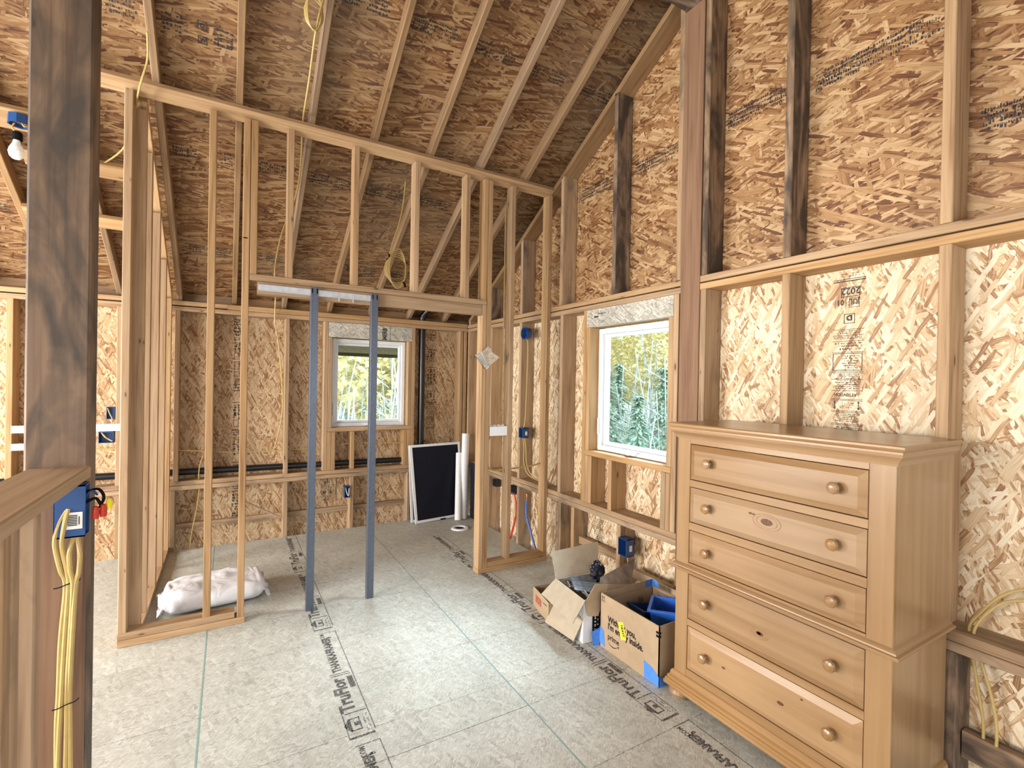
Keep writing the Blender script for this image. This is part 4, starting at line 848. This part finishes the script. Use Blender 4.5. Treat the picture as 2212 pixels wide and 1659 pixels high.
# ------------------------------------------------------------ leaning insect screens and tubes
def screen(bl, br, tl, tr_, label, h=.82):
    th = Thing('insect_screen', label, 'screen', bl)
    BL, BR, TL, TR = (Vector(p) for p in (bl, br, tl, tr_)); n = (BR - BL).cross(TL - BL).normalized()
    def Q(u, v, d=0): return (BL * (1 - u) + BR * u) * (1 - v) + (TL * (1 - u) + TR * u) * v + n * d
    W_, H_ = (BR - BL).length, (TL - BL).length; a, b_ = .026 / W_, .026 / H_
    def bar(u0, u1, v0, v1, m):
        F = [Q(u0, v0, -.006), Q(u1, v0, -.006), Q(u1, v1, -.006), Q(u0, v1, -.006)]; G = [Q(u0, v0, .006), Q(u1, v0, .006), Q(u1, v1, .006), Q(u0, v1, .006)]
        m.face(F); m.face(G[::-1])
        for i in range(4): j = (i + 1) % 4; m.face([F[i], F[j], G[j], G[i]])
    m = MB(); bar(0, a, 0, 1, m); bar(1 - a, 1, 0, 1, m); bar(a, 1 - a, 0, b_, m); bar(a, 1 - a, 1 - b_, 1, m); th.part('frame', m, 'white')
    m = MB(); bar(a, 1 - a, b_, 1 - b_, m); mm = MB(); 
    m.face([Q(a, b_, .001), Q(1 - a, b_, .001), Q(1 - a, 1 - b_, .001), Q(a, 1 - b_, .001)]); m.f = m.f[-1:]; m2 = MB(); m2.face([Q(a, b_), Q(1 - a, b_), Q(1 - a, 1 - b_), Q(a, 1 - b_)]); th.part('mesh_panel', m2, 'mesh_black')
    m = MB(); bar(.50, .61, -.002, .012, m); m.v = [tuple(Vector(p) + n * .006) for p in m.v]; th.part('latch', m, 'ink')
    return th
screen((1.682, 4.812, .006), (2.26, 4.885, .006), (1.648, 4.945, .805), (2.235, 4.965, .815), 'front insect screen, white frame and black mesh, leaning in the back corner')
screen((1.655, 4.872, .006), (2.27, 4.925, .006), (1.648, 4.975, .80), (2.245, 4.985, .80), 'rear insect screen showing only its white edge behind the front one')
m = MB().tube([(2.212, 4.79, .002), (2.262, 4.865, .915)], .041, 20, True, False); solo('white_tube', m, 'white', 'white tube standing upright against the black screen', 'tube')
m = MB().tube([(2.140, 4.76, .002), (2.205, 4.90, .70)], .038, 20, True, False); solo('white_tube', m, 'white', 'white tube leaning beside the upright one, lower', 'tube')
solo('black_panel', MB().sheet((2.300, 2.315, 4.60, 4.80, .002, .60)), 'bag_black', 'black sheet standing in the corner behind the white tubes', 'panel')
m = MB().lathe([(.052, .002), (.052, .012), (.058, .016), (.082, .014), (.088, .003), (.088, .001)], 32, (2.033, 4.478, 0))
fl = Thing('floor_flange', 'white ring of a drain flange set in the floor near the back corner', 'drain', (2.033, 4.478, 0)); fl.part('ring', m, 'white')
fl.part('opening', MB().lathe([(0, .003), (.053, .003)], 32, (2.033, 4.478, 0)), 'ink')  # flat black disc: the hole's unlit depth put into the colour

# ------------------------------------------------------------ pipes
vp = Thing('vent_pipe', 'black plastic pipe rising beside the back window to the ceiling', 'pipe', (1.812, 5.06, .1))
vp.part('tube', MB().tube([(1.812, 5.06, .02), (1.812, 5.06, 2.05)], .034, 18, True, False), 'abs')
vp.part('elbow', MB().tube([(1.812, 5.06, 2.138), (1.815, 5.05, 2.19), (1.86, 5.0, 2.26), (1.95, 4.96, 2.33)], .034, 16), 'abs')
m = MB().tube([(-1.6, 5.075, .672), (1.598, 5.075, .640)], .028, 18, True, False)
solo('drain_pipe', m, 'abs', 'long black plastic pipe running level through the back wall studs', 'pipe')
pr = solo('water_pipe', MB().tube([(2.40, 4.02, .40), (2.40, 3.985, .24), (2.39, 4.03, .06), (2.38, 4.06, -.03)], .010, 10), 'red', 'red plastic water pipe dropping through the floor gap', 'pipe')
pb = solo('water_pipe', MB().tube([(2.40, 3.80, .40), (2.40, 3.80, .26), (2.39, 3.70, .12), (2.38, 3.59, -.02)], .011, 10), 'blue_pipe', 'blue plastic water pipe curving down into the floor gap', 'pipe')
solo('water_pipe', MB().tube([(2.40, 4.10, .405), (2.40, 4.02, .41), (2.40, 3.83, .455), (2.40, 3.80, .45), (2.40, 3.80, .40)], .010, 10), 'copper', 'copper elbow pipe joining the red and blue water pipes', 'pipe')
solo('valve_box', MB().board((2.36, 2.42, 3.93, 4.04, .43, .50), 'y', .004), 'abs', 'black plastic block above the copper pipe', 'box')
solo('valve_box', MB().board((2.36, 2.42, 4.33, 4.40, .42, .49), 'y', .004), 'abs', 'black plastic block under the low ledge, nearer the corner', 'box')

# ------------------------------------------------------------ electrical boxes and cables
def ebox(name, label, x0, x1, y0, y1, z0, z1, face, mat='blue', sticker=None):
    """open electrical box; face = side left open"""
    c = ((x0 + x1) / 2, (y0 + y1) / 2, z0); th = Thing(name, label, 'electrical box', c); m = MB(); t = .004
    W6 = {'-x': (x0, x0 + t, y0, y1, z0, z1), '+x': (x1 - t, x1, y0, y1, z0, z1), '-y': (x0, x1, y0, y0 + t, z0, z1), '+y': (x0, x1, y1 - t, y1, z0, z1), '-z': (x0, x1, y0, y1, z0, z0 + t), '+z': (x0, x1, y0, y1, z1 - t, z1)}
    for kf, b_ in W6.items():
        if kf != face: m.board(b_, 'z', .0012)
    th.part('body', m, mat); return th
b1 = ebox('junction_box', 'blue electrical box with a white barcode label on the low wall end', -.415, -.346, 1.785, 1.834, 1.040, 1.186, '+x')
k = Ink((-.389, 1.7845, 1.064), (1, 0, 0), (0, 0, 1), .001); k.rect(0, 0, .037, .047); lb_ = b1.part('label', k.m, 'paper')
k.m = MB(); k.n *= 2; 
for i in range(7): k.rect(.005, .010 + i * .0045, .026, .0125 + i * .0045)
k.rect(.029, .012, .031, .035); b1.part('printed_marks', k.m, 'ink', lb_)
b1.part('bracket', MB().board((-.40, -.352, 1.786, 1.834, 1.1865, 1.189), 'x', .001).tube([(-.352, 1.80, 1.15), (-.335, 1.80, 1.165), (-.325, 1.81, 1.15)], .003, 6), 'blue')
solo('wire', MB().tube([(-.35, 1.815, 1.16), (-.325, 1.82, 1.165), (-.312, 1.82, 1.14), (-.322, 1.82, 1.11)], .004, 6), 'ink', 'larger black wire curling out of the box on the low wall', 'wire')
solo('wire', MB().tube([(-.35, 1.81, 1.13), (-.330, 1.815, 1.14), (-.318, 1.815, 1.12)], .004, 6), 'ink', 'shorter black wire inside the curl of the larger one', 'wire')
solo('wire_nut', MB().lathe([(0, 0), (.008, 0), (.009, .02), (.006, .035), (0, .037)], 10, (-.328, 1.808, 1.082)), 'red', 'red wire connector left of the other red one', 'wire connector')
solo('wire_nut', MB().lathe([(0, 0), (.008, 0), (.009, .02), (.006, .035), (0, .037)], 10, (-.312, 1.815, 1.085)), 'red', 'red wire connector beside the yellow one', 'wire connector')
solo('wire_nut', MB().lathe([(0, 0), (.007, 0), (.008, .018), (.005, .030), (0, .032)], 10, (-.300, 1.822, 1.105)), 'yellow_label', 'yellow wire connector outside the box on the low wall', 'wire connector')
# flat yellow cables below the box
for i, (pts, lb) in enumerate((
    ([(-.388, 1.79, 1.118), (-.402, 1.79, 1.085), (-.411, 1.79, 1.03), (-.401, 1.80, .95), (-.392, 1.81, .90), (-.402, 1.815, .75), (-.405, 1.815, .6), (-.408, 1.815, .45), (-.40, 1.815, .0)], 'yellow cable bulging farthest left under the blue box'),
    ([(-.383, 1.788, 1.122), (-.390, 1.785, 1.08), (-.396, 1.79, 1.02), (-.386, 1.80, .94), (-.384, 1.805, .90), (-.392, 1.81, .75), (-.397, 1.81, .6), (-.402, 1.81, .45), (-.41, 1.81, .0)], 'yellow cable just right of the leftmost under the blue box'),
    ([(-.372, 1.80, 1.04), (-.380, 1.79, 1.0), (-.378, 1.79, .95), (-.374, 1.80, .90), (-.380, 1.805, .75), (-.386, 1.81, .6), (-.386, 1.81, .45), (-.39, 1.81, .0)], 'yellow cable running down the middle under the blue box'),
    ([(-.366, 1.80, 1.04), (-.358, 1.79, .99), (-.360, 1.79, .94), (-.368, 1.80, .90), (-.374, 1.80, .75), (-.380, 1.81, .6), (-.378, 1.81, .45), (-.370, 1.81, .0)], 'yellow cable farthest right under the blue box'))):
    solo('power_cable', MB().tube(pts, .0062, 8), 'yellow_cable', lb, 'cable')
for z, lb in ((.905, 'upper dark twist tie round the yellow cables'), (.565, 'lower dark twist tie round the yellow cables')):
    solo('cable_tie', MB().tube([(-.415, 1.80, z - .006), (-.402, 1.797, z - .004), (-.385, 1.797, z + .002), (-.366, 1.797, z + .006), (-.358, 1.80, z + .012)], .0016, 6), 'ink', lb, 'cable tie')
# partition box, right wall boxes, back wall boxes
wb1 = Thing('device_box', 'white plastic box fixed between the partition studs beside the door opening', 'electrical box', (1.855, 3.385, 1.067))
wb1.part('body', MB().board((1.764, 1.922, 3.353, 3.415, 1.068, 1.142), 'x', .003), 'white')
for i in range(4): wb1.part('clamp', MB().board((1.775 + i * .036, 1.80 + i * .036, 3.38, 3.405, 1.1425, 1.152), 'x', .002), 'white')
solo('power_cable', MB().tube([(1.80, 3.40, 1.066), (1.775, 3.40, 1.02), (1.762, 3.43, .94), (1.77, 3.43, .86), (1.80, 3.41, .80), (1.86, 3.40, .785), (1.93, 3.40, .79), (2.05, 3.40, .79), (2.2, 3.40, .80), (2.30, 3.42, .815)], .006, 8), 'yellow_cable', 'yellow cable looping under the white box through the partition studs', 'cable')
solo('power_cable', MB().tube([(1.87, 3.41, 1.142), (1.895, 3.425, 1.22), (1.915, 3.43, 1.32), (1.915, 3.43, 2.1), (1.915, 3.43, 2.9)], .005, 8), 'yellow_cable', 'yellow cable rising from the white box along a stud', 'cable')
rb = Thing('round_box', 'round blue electrical box high on a right wall stud', 'electrical box', (2.35, 3.80, 1.94))
rb.part('body', MB().lathe([(.05, 0), (.058, .002), (.058, -.008), (.05, -.010), (.048, -.055), (0, -.055)], 24, (2.318, 3.765, 1.942), '-x'), 'blue')
ebox('outlet_box', 'blue outlet box midway up a right wall stud beside the partition', 2.31, 2.375, 3.745, 3.818, .985, 1.077, '-x')
ebox('outlet_box', 'blue outlet box low on a right wall stud above the boxes', 2.305, 2.375, 2.392, 2.473, .335, .452, '-x')
solo('power_cable', MB().tube([(2.345, 3.77, 1.885), (2.36, 3.765, 1.84), (2.365, 3.775, 1.6), (2.36, 3.785, 1.2), (2.345, 3.785, 1.078)], .005, 8), 'yellow_cable', 'tan cable dropping from the round blue box to the outlet box', 'cable')
for i, pts in enumerate(([(2.34, 3.785, .984), (2.36, 3.80, .88), (2.37, 3.81, .74), (2.38, 3.74, .645), (2.39, 3.55, .615)], [(2.35, 3.775, .984), (2.37, 3.78, .88), (2.38, 3.78, .74), (2.39, 3.70, .645), (2.40, 3.50, .615)])):
    solo('power_cable', MB().tube(pts, .005, 8), 'yellow_cable', ('tan cable curving down from the outlet box to the ledge, nearer the room', 'tan cable curving down from the outlet box to the ledge, nearer the wall')[i], 'cable', 'cables below the outlet box')
solo('power_cable', MB().tube([(2.35, 2.43, .334), (2.37, 2.43, .2), (2.38, 2.43, -.1)], .005, 8), 'yellow_cable', 'tan cable hanging from the low blue box above the cartons', 'cable')
k = Ink((2.33, 2.3915, .37), (1, 0, 0), (0, 0, 1), .001); k.rect(0, 0, .025, .04); o = k.m.build('label', M['paper'])
o.parent = [q for q in bpy.data.objects if q.get('label', '').startswith('blue outlet box low')][0]; o.matrix_parent_inverse = Matrix.Translation(-o.parent.location)
k = Ink((2.335, 3.7445, 1.01), (1, 0, 0), (0, 0, 1), .001); k.rect(0, 0, .022, .035); o = k.m.build('label', M['paper'])
o.parent = [q for q in bpy.data.objects if q.get('label', '').startswith('blue outlet box midway')][0]; o.matrix_parent_inverse = Matrix.Translation(-o.parent.location)
ebox('outlet_box', 'blue outlet box low on the back wall under the window', 1.004, 1.058, 4.985, 5.05, .31, .425, '-y')
solo('power_cable', MB().tube([(1.03, 5.03, .425), (1.02, 5.04, .47), (1.01, 5.05, .514)], .005, 8), 'yellow_cable', 'tan cable entering the low back wall box from above', 'cable')
solo('wire', MB().tube([(1.015, 4.995, .41), (1.03, 4.985, .35), (1.045, 4.985, .33), (1.05, 4.995, .40)], .004, 8), 'paper', 'white wire looped in the low back wall box', 'wire')
ebox('outlet_box', 'dark blue box with loose wires, upper one seen left of the partition', -.853, -.800, 5.02, 5.06, 1.135, 1.235, '-y')
ebox('switch_box', 'dark blue box with orange wire, below the white strip left of the partition', -.897, -.80, 5.0, 5.06, .945, 1.035, '-y')
solo('wire', MB().tube([(-.88, 5.01, 1.03), (-.85, 4.998, .99), (-.81, 4.998, .96)], .005, 8), 'foam', 'orange wire crossing the dark blue box', 'wire')
solo('wire', MB().tube([(-.845, 5.02, 1.225), (-.83, 5.012, 1.18), (-.815, 5.015, 1.14), (-.82, 5.02, 1.09)], .004, 8), 'yellow_cable', 'pale wires hanging in the upper dark blue box', 'wire')
solo('nail_plate', MB().sheet((-.915, -.760, 4.990, 4.998, 1.042, 1.098)), 'white', 'long white strip between the two dark blue boxes', 'plate')
solo('nail_plate', MB().sheet((-1.398, -1.328, 4.990, 4.998, 1.045, 1.100)), 'white', 'upper small white plate left of the grey post', 'plate')
solo('nail_plate', MB().sheet((-1.398, -1.328, 4.990, 4.998, .915, .965)), 'white', 'lower small white plate left of the grey post', 'plate')
solo('power_cable', MB().tube([(-1.5, 5.05, .92), (-.95, 5.04, .90), (-.41, 5.03, .86), (.06, 5.07, .81), (.45, 5.07, .808), (.76, 5.07, .81), (.95, 5.07, .835), (1.3, 5.07, .84), (1.6, 5.07, .82)], .005, 6), 'yellow_cable', 'tan cable strung level through the back wall studs above the black pipe', 'cable')
solo('power_cable', MB().tube([(-.19, 5.04, .80), (-.215, 5.04, .70), (-.22, 5.04, .60), (-.215, 5.04, .514), (-.23, 5.04, .35), (-.27, 5.04, .1), (-.28, 5.05, -.1)], .005, 6), 'yellow_cable', 'pale cable hanging into the low back wall bay behind the studs', 'cable')
# the long drooping cable by the door opening
solo('power_cable', MB().tube([(.402, 2.70, 3.49), (.368, 2.72, 3.32), (.367, 2.95, 3.18), (.372, 3.18, 3.125), (.384, 3.34, 3.15), (.394, 3.48, 3.08), (.396, 3.52, 2.97), (.385, 3.55, 2.80), (.352, 3.60, 2.65), (.300, 3.60, 2.49), (.262, 3.60, 2.30), (.255, 3.62, 2.17), (.29, 4.1, 2.19), (.35, 4.85, 2.24), (.357, 4.96, 2.13), (.36, 4.985, 2.0), (.40, 5.05, 1.78), (.432, 5.06, 1.44), (.435, 5.06, 1.14), (.38, 5.06, .85), (.36, 5.06, .82)], .0055, 8), 'yellow_cable', 'long yellow cable drooping from the ceiling behind the door header to the back wall', 'cable')
c0 = MB()
for j in range(4): c0.tube([(.356 + (.034 + .004 * j) * math.cos(a * .7 + j), 2.70 + .010 * j, 3.40 + (.105 - .010 * j) * math.sin(a * .7 + j)) for a in range(10)], .0040, 6)
solo('cable_coil', c0, 'yellow_cable', 'coiled yellow cable hanging from the ceiling at the top of the photo', 'cable')
c0 = MB()
for j in range(5): c0.tube([(1.062 + (.060 + .006 * j) * math.cos(a * .6 + j), 3.52 + .010 * j, 2.315 + (.146 - .012 * j) * math.sin(a * .6 + j)) for a in range(12)], .0036, 6)
cc_ = Thing('cable_coil', 'coiled yellow cable tied with black, hanging above the door header', 'cable', (1.06, 3.54, 2.17)); cc_.part('loops', c0, 'yellow_cable')
cc_.part('tie', MB().tube([(.990, 3.50, 2.405), (1.010, 3.56, 2.40), (.995, 3.565, 2.38)], .007, 6), 'ink'); cc_.part('tie', MB().tube([(1.10, 3.50, 2.215), (1.13, 3.56, 2.215), (1.12, 3.52, 2.19)], .007, 6), 'ink')
cc_.part('tail', MB().tube([(1.0, 3.52, 2.40), (1.02, 3.52, 2.50), (1.06, 3.53, 2.62), (1.10, 3.55, 2.78), (1.12, 3.55, 2.98)], .0045, 6), 'yellow_cable')
solo('power_cable', MB().tube([(-.72, 3.9, 2.78), (-.56, 3.75, 2.90), (-.44, 3.3, 3.05), (-.395, 3.2, 3.16), (-.385, 3.1, 3.25)], .005, 6), 'yellow_cable', 'yellow cable end hanging by the rafter above the closet corner', 'cable')
solo('power_cable', MB().tube([(2.40, .38, .80), (2.40, .47, .815), (2.39, .547, .808), (2.39, .608, .757), (2.385, .655, .68), (2.385, .684, .614), (2.39, .672, .50), (2.39, .655, .38), (2.39, .640, .25), (2.39, .65, .0)], .005, 8).tube([(2.39, .40, .78), (2.38, .50, .785), (2.38, .60, .74), (2.375, .668, .614), (2.38, .645, .50), (2.38, .615, .38), (2.38, .602, .25), (2.38, .62, .0)], .005, 8), 'yellow_cable', 'pair of yellow cables looping over the ledge right of the chest', 'cable')
# ------------------------------------------------------------ bulb on its junction box
bb = Thing('light_fixture', 'bare frosted bulb hanging from a blue ceiling box at upper left', 'lamp', (-1.02, 3.66, 2.70))
bb.part('junction_box', MB().lathe([(0, .05), (.050, .05), (.052, 0), (.046, 0), (.044, .04)], 8, (-1.01, 3.675, 2.855)), 'blue')
bb.part('wire', MB().tube([(-1.03, 3.67, 2.86), (-1.035, 3.66, 2.83), (-1.015, 3.66, 2.80)], .004, 6), 'foam'); bb.part('wire', MB().tube([(-1.0, 3.67, 2.87), (-.985, 3.65, 2.845), (-.97, 3.67, 2.86)], .004, 6), 'foam')
bb.part('socket', MB().lathe([(0, .045), (.018, .045), (.022, .03), (.022, 0), (0, 0)], 14, (-1.015, 3.66, 2.765)), 'ink')
bb.part('bulb', MB().lathe([(0.013, .0), (.016, -.018), (.029, -.045), (.034, -.068), (.029, -.090), (.016, -.104), (0, -.108)], 20, (-1.018, 3.66, 2.768)), 'bulb')
# paper tag stapled on the door stud
tg = Thing('paper_tag', 'torn paper label stapled askew to the door stud', 'label', (1.71, 3.345, 1.60))
m = MB(); m.face([(1.616, 3.338, 1.695), (1.676, 3.342, 1.720), (1.748, 3.349, 1.607), (1.722, 3.343, 1.588)]); lb_ = tg.part('label', m, 'paper')
m = MB(); m.face([(1.676, 3.3425, 1.720), (1.728, 3.340, 1.770), (1.757, 3.336, 1.752), (1.765, 3.334, 1.722), (1.828, 3.328, 1.686), (1.745, 3.348, 1.612)]); tg.part('torn_sheet', m, 'torn')
k = Ink((1.632, 3.3375, 1.690), (.62, 0, -.78), (.78, 0, .62), .001); k.n = Vector((0, -.002, 0)); k.frame(-.004, -.010, .118, .034, .0025); k.small(.004, -.005, .112, .028, 5, .8, 5); tg.part('printed_marks', k.m, 'ink', lb_)

# ============================================================ outdoors
struct(MB().sheet((-30, 45, 5.6, 60, -3.3, -3.2), 'x', 'y').build('ground', M['grass']))
struct(MB().sheet((2.8, 45, -30, 5.6, -3.3, -3.2), 'x', 'y').build('ground', M['grass']))
ev = struct(MB().board((-4.3, 2.6, 5.16, 5.62, 1.955, 1.965), 'x').build('eave', M['soffit'])); MB().board((-4.3, 2.6, 5.62, 5.66, 1.79, 1.98), 'x').build('sub_fascia', M['soffit'], ev); MB().board((-4.3, 2.6, 5.625, 5.70, 1.752, 1.789), 'x').build('fascia', M['fascia'], ev)
def crown(seed, n, r0, r1, z0, z1, size, twigs=0):
    r_ = random.Random(seed); m = MB()
    for i in range(n):
        a = r_.random() * 6.283; z = r_.uniform(z0, z1); rr = (r0 + (r1 - r0) * r_.random() ** .6); f = math.sin(math.pi * min(1, max(.05, (z - z0) / (z1 - z0) * .9 + .08)))
        c = Vector((math.cos(a) * rr * f, math.sin(a) * rr * f, z)); u = Vector((r_.gauss(0, 1), r_.gauss(0, 1), r_.gauss(0, 1))).normalized() * size * r_.uniform(.6, 1.3); v = u.orthogonal().normalized() * size * .6
        m.face([c - u, c + v, c + u, c - v])
    return m
def spruce(seed, h, r):
    r_ = random.Random(seed); m = MB()
    for i in range(1500):
        t_ = r_.random() ** .8; z = h * t_; R_ = r * (1 - t_) + .1; a = r_.random() * 6.283; rr = R_ * r_.uniform(.35, 1)
        c = Vector((math.cos(a) * rr, math.sin(a) * rr, z - rr * .25)); u = Vector((math.cos(a), math.sin(a), -.35)) * .17; v = Vector((-math.sin(a), math.cos(a), 0)) * .05
        m.face([c - u, c + v, c + u, c - v])
    return m
def trunkm(seed, h, r, lean=.0, branches=9):
    r_ = random.Random(seed); m = MB(); pts = [(lean * z * z * .02 + r_.uniform(-.04, .04), r_.uniform(-.04, .04), z) for z in [h * i / 6 for i in range(7)]]
    m.tube(pts, [r * (1 - .7 * i / 36) for i in range(60)], 8)
    for i in range(branches):
        z = h * r_.uniform(.25, .9); a = r_.random() * 6.283; l = r_.uniform(.7, 1.9)
        m.tube([(0, 0, z), (math.cos(a) * l * .5, math.sin(a) * l * .5, z + l * .3), (math.cos(a) * l, math.sin(a) * l, z + l * .75)], [r * .28, r * .28] + [r * .16] * 30, 5)
    return m
proto = []
for s_ in range(3):
    t_ = tag(empty('birch_tree'), 'pale trunked birch with yellow autumn leaves outside', 'tree', 'yellow birches outside the windows')
    trunkm(s_, 8.5, .085, s_ - 1, 12).build('trunk', M['bark'], t_)
    lf = crown(s_ + 9, 3000, .2, 1.9, 4.5, 9.4, .09).build('foliage', M['leaf_y'], t_); lf['kind'] = 'stuff'
    proto.append(t_)
def copy_tree(t_):
    c = t_.copy(); col.objects.link(c)
    for q in list(t_.children): d = q.copy(); col.objects.link(d); d.parent = c
    return c
spots = [(11.4, 10.6), (12.6, 13.6), (14.5, 12.2), (16, 16), (2.0, 11.5), (3.4, 12.6), (3.0, 15.0), (4.4, 13.8), (1.6, 14.6), (5.4, 16.5), (3.9, 18.5), (13.5, 15.8), (10.0, 12.4), (17, 14), (19, 19), (21, 16.5), (16.5, 20), (22, 20), (15, 10.8), (6.2, 20), (4.8, 22), (7.4, 22), (3.0, 20.5), (5.6, 25), (20, 13.5)]
for i, (x, y) in enumerate(spots):
    t_ = proto[i] if i < 3 else copy_tree(proto[i % 3]); t_.location = (x, y, -3.2 - (i % 3) * .5); t_.rotation_euler = (0, 0, i * 1.3)
sp0 = None
for i, (x, y, s_) in enumerate(((7.0, 7.0, .70), (8.0, 6.9, .74), (7.6, 8.6, .78), (9.2, 8.4, .80), (9.4, 10.2, .82), (11.0, 9.0, .86))):
    if sp0 is None:
        sp0 = tag(empty('spruce_tree'), 'green spruce standing outside the right wall window', 'tree', 'green spruces outside the right window')
        trunkm(40, 6.0, .07, 0, 0).build('trunk', M['twig'], sp0); q = spruce(5, 6.4, 1.7).build('foliage', M['leaf_g'], sp0); q['kind'] = 'stuff'; t_ = sp0
    else: t_ = copy_tree(sp0)
    t_.location = (x, y, -3.2); t_.scale = (s_, s_, s_); t_.rotation_euler = (0, 0, i)
def brush(seed, x0, x1, y0, y1, n):
    r_ = random.Random(seed); m = MB()
    for i in range(n):
        x, y = r_.uniform(x0, x1), r_.uniform(y0, y1); h = r_.uniform(3.0, 5.6); dx, dy = r_.gauss(0, .5), r_.gauss(0, .5)
        m.tube([(x, y, -3.2), (x + dx * .4, y + dy * .4, -3.2 + h * .5), (x + dx, y + dy, -3.2 + h)], [.022] * 8 + [.012] * 30, 4, False)
        for k_ in range(3):
            z = -3.2 + h * r_.uniform(.4, .95); a = r_.random() * 6.28; l = r_.uniform(.3, .9)
            m.tube([(x + dx * .5, y + dy * .5, z), (x + dx * .5 + math.cos(a) * l, y + dy * .5 + math.sin(a) * l, z + l * .6)], .009, 3, False, False)
    return m
q = brush(3, 1.2, 6.5, 9, 18, 420).build('brushwood', M['twig']); tag(q, 'tangle of grey leafless brush outside the back window', 'brushwood'); q['kind'] = 'stuff'
q = brush(4, 6, 14, 6, 16, 330).build('brushwood', M['twig']); tag(q, 'tangle of grey leafless brush outside the right window', 'brushwood'); q['kind'] = 'stuff'
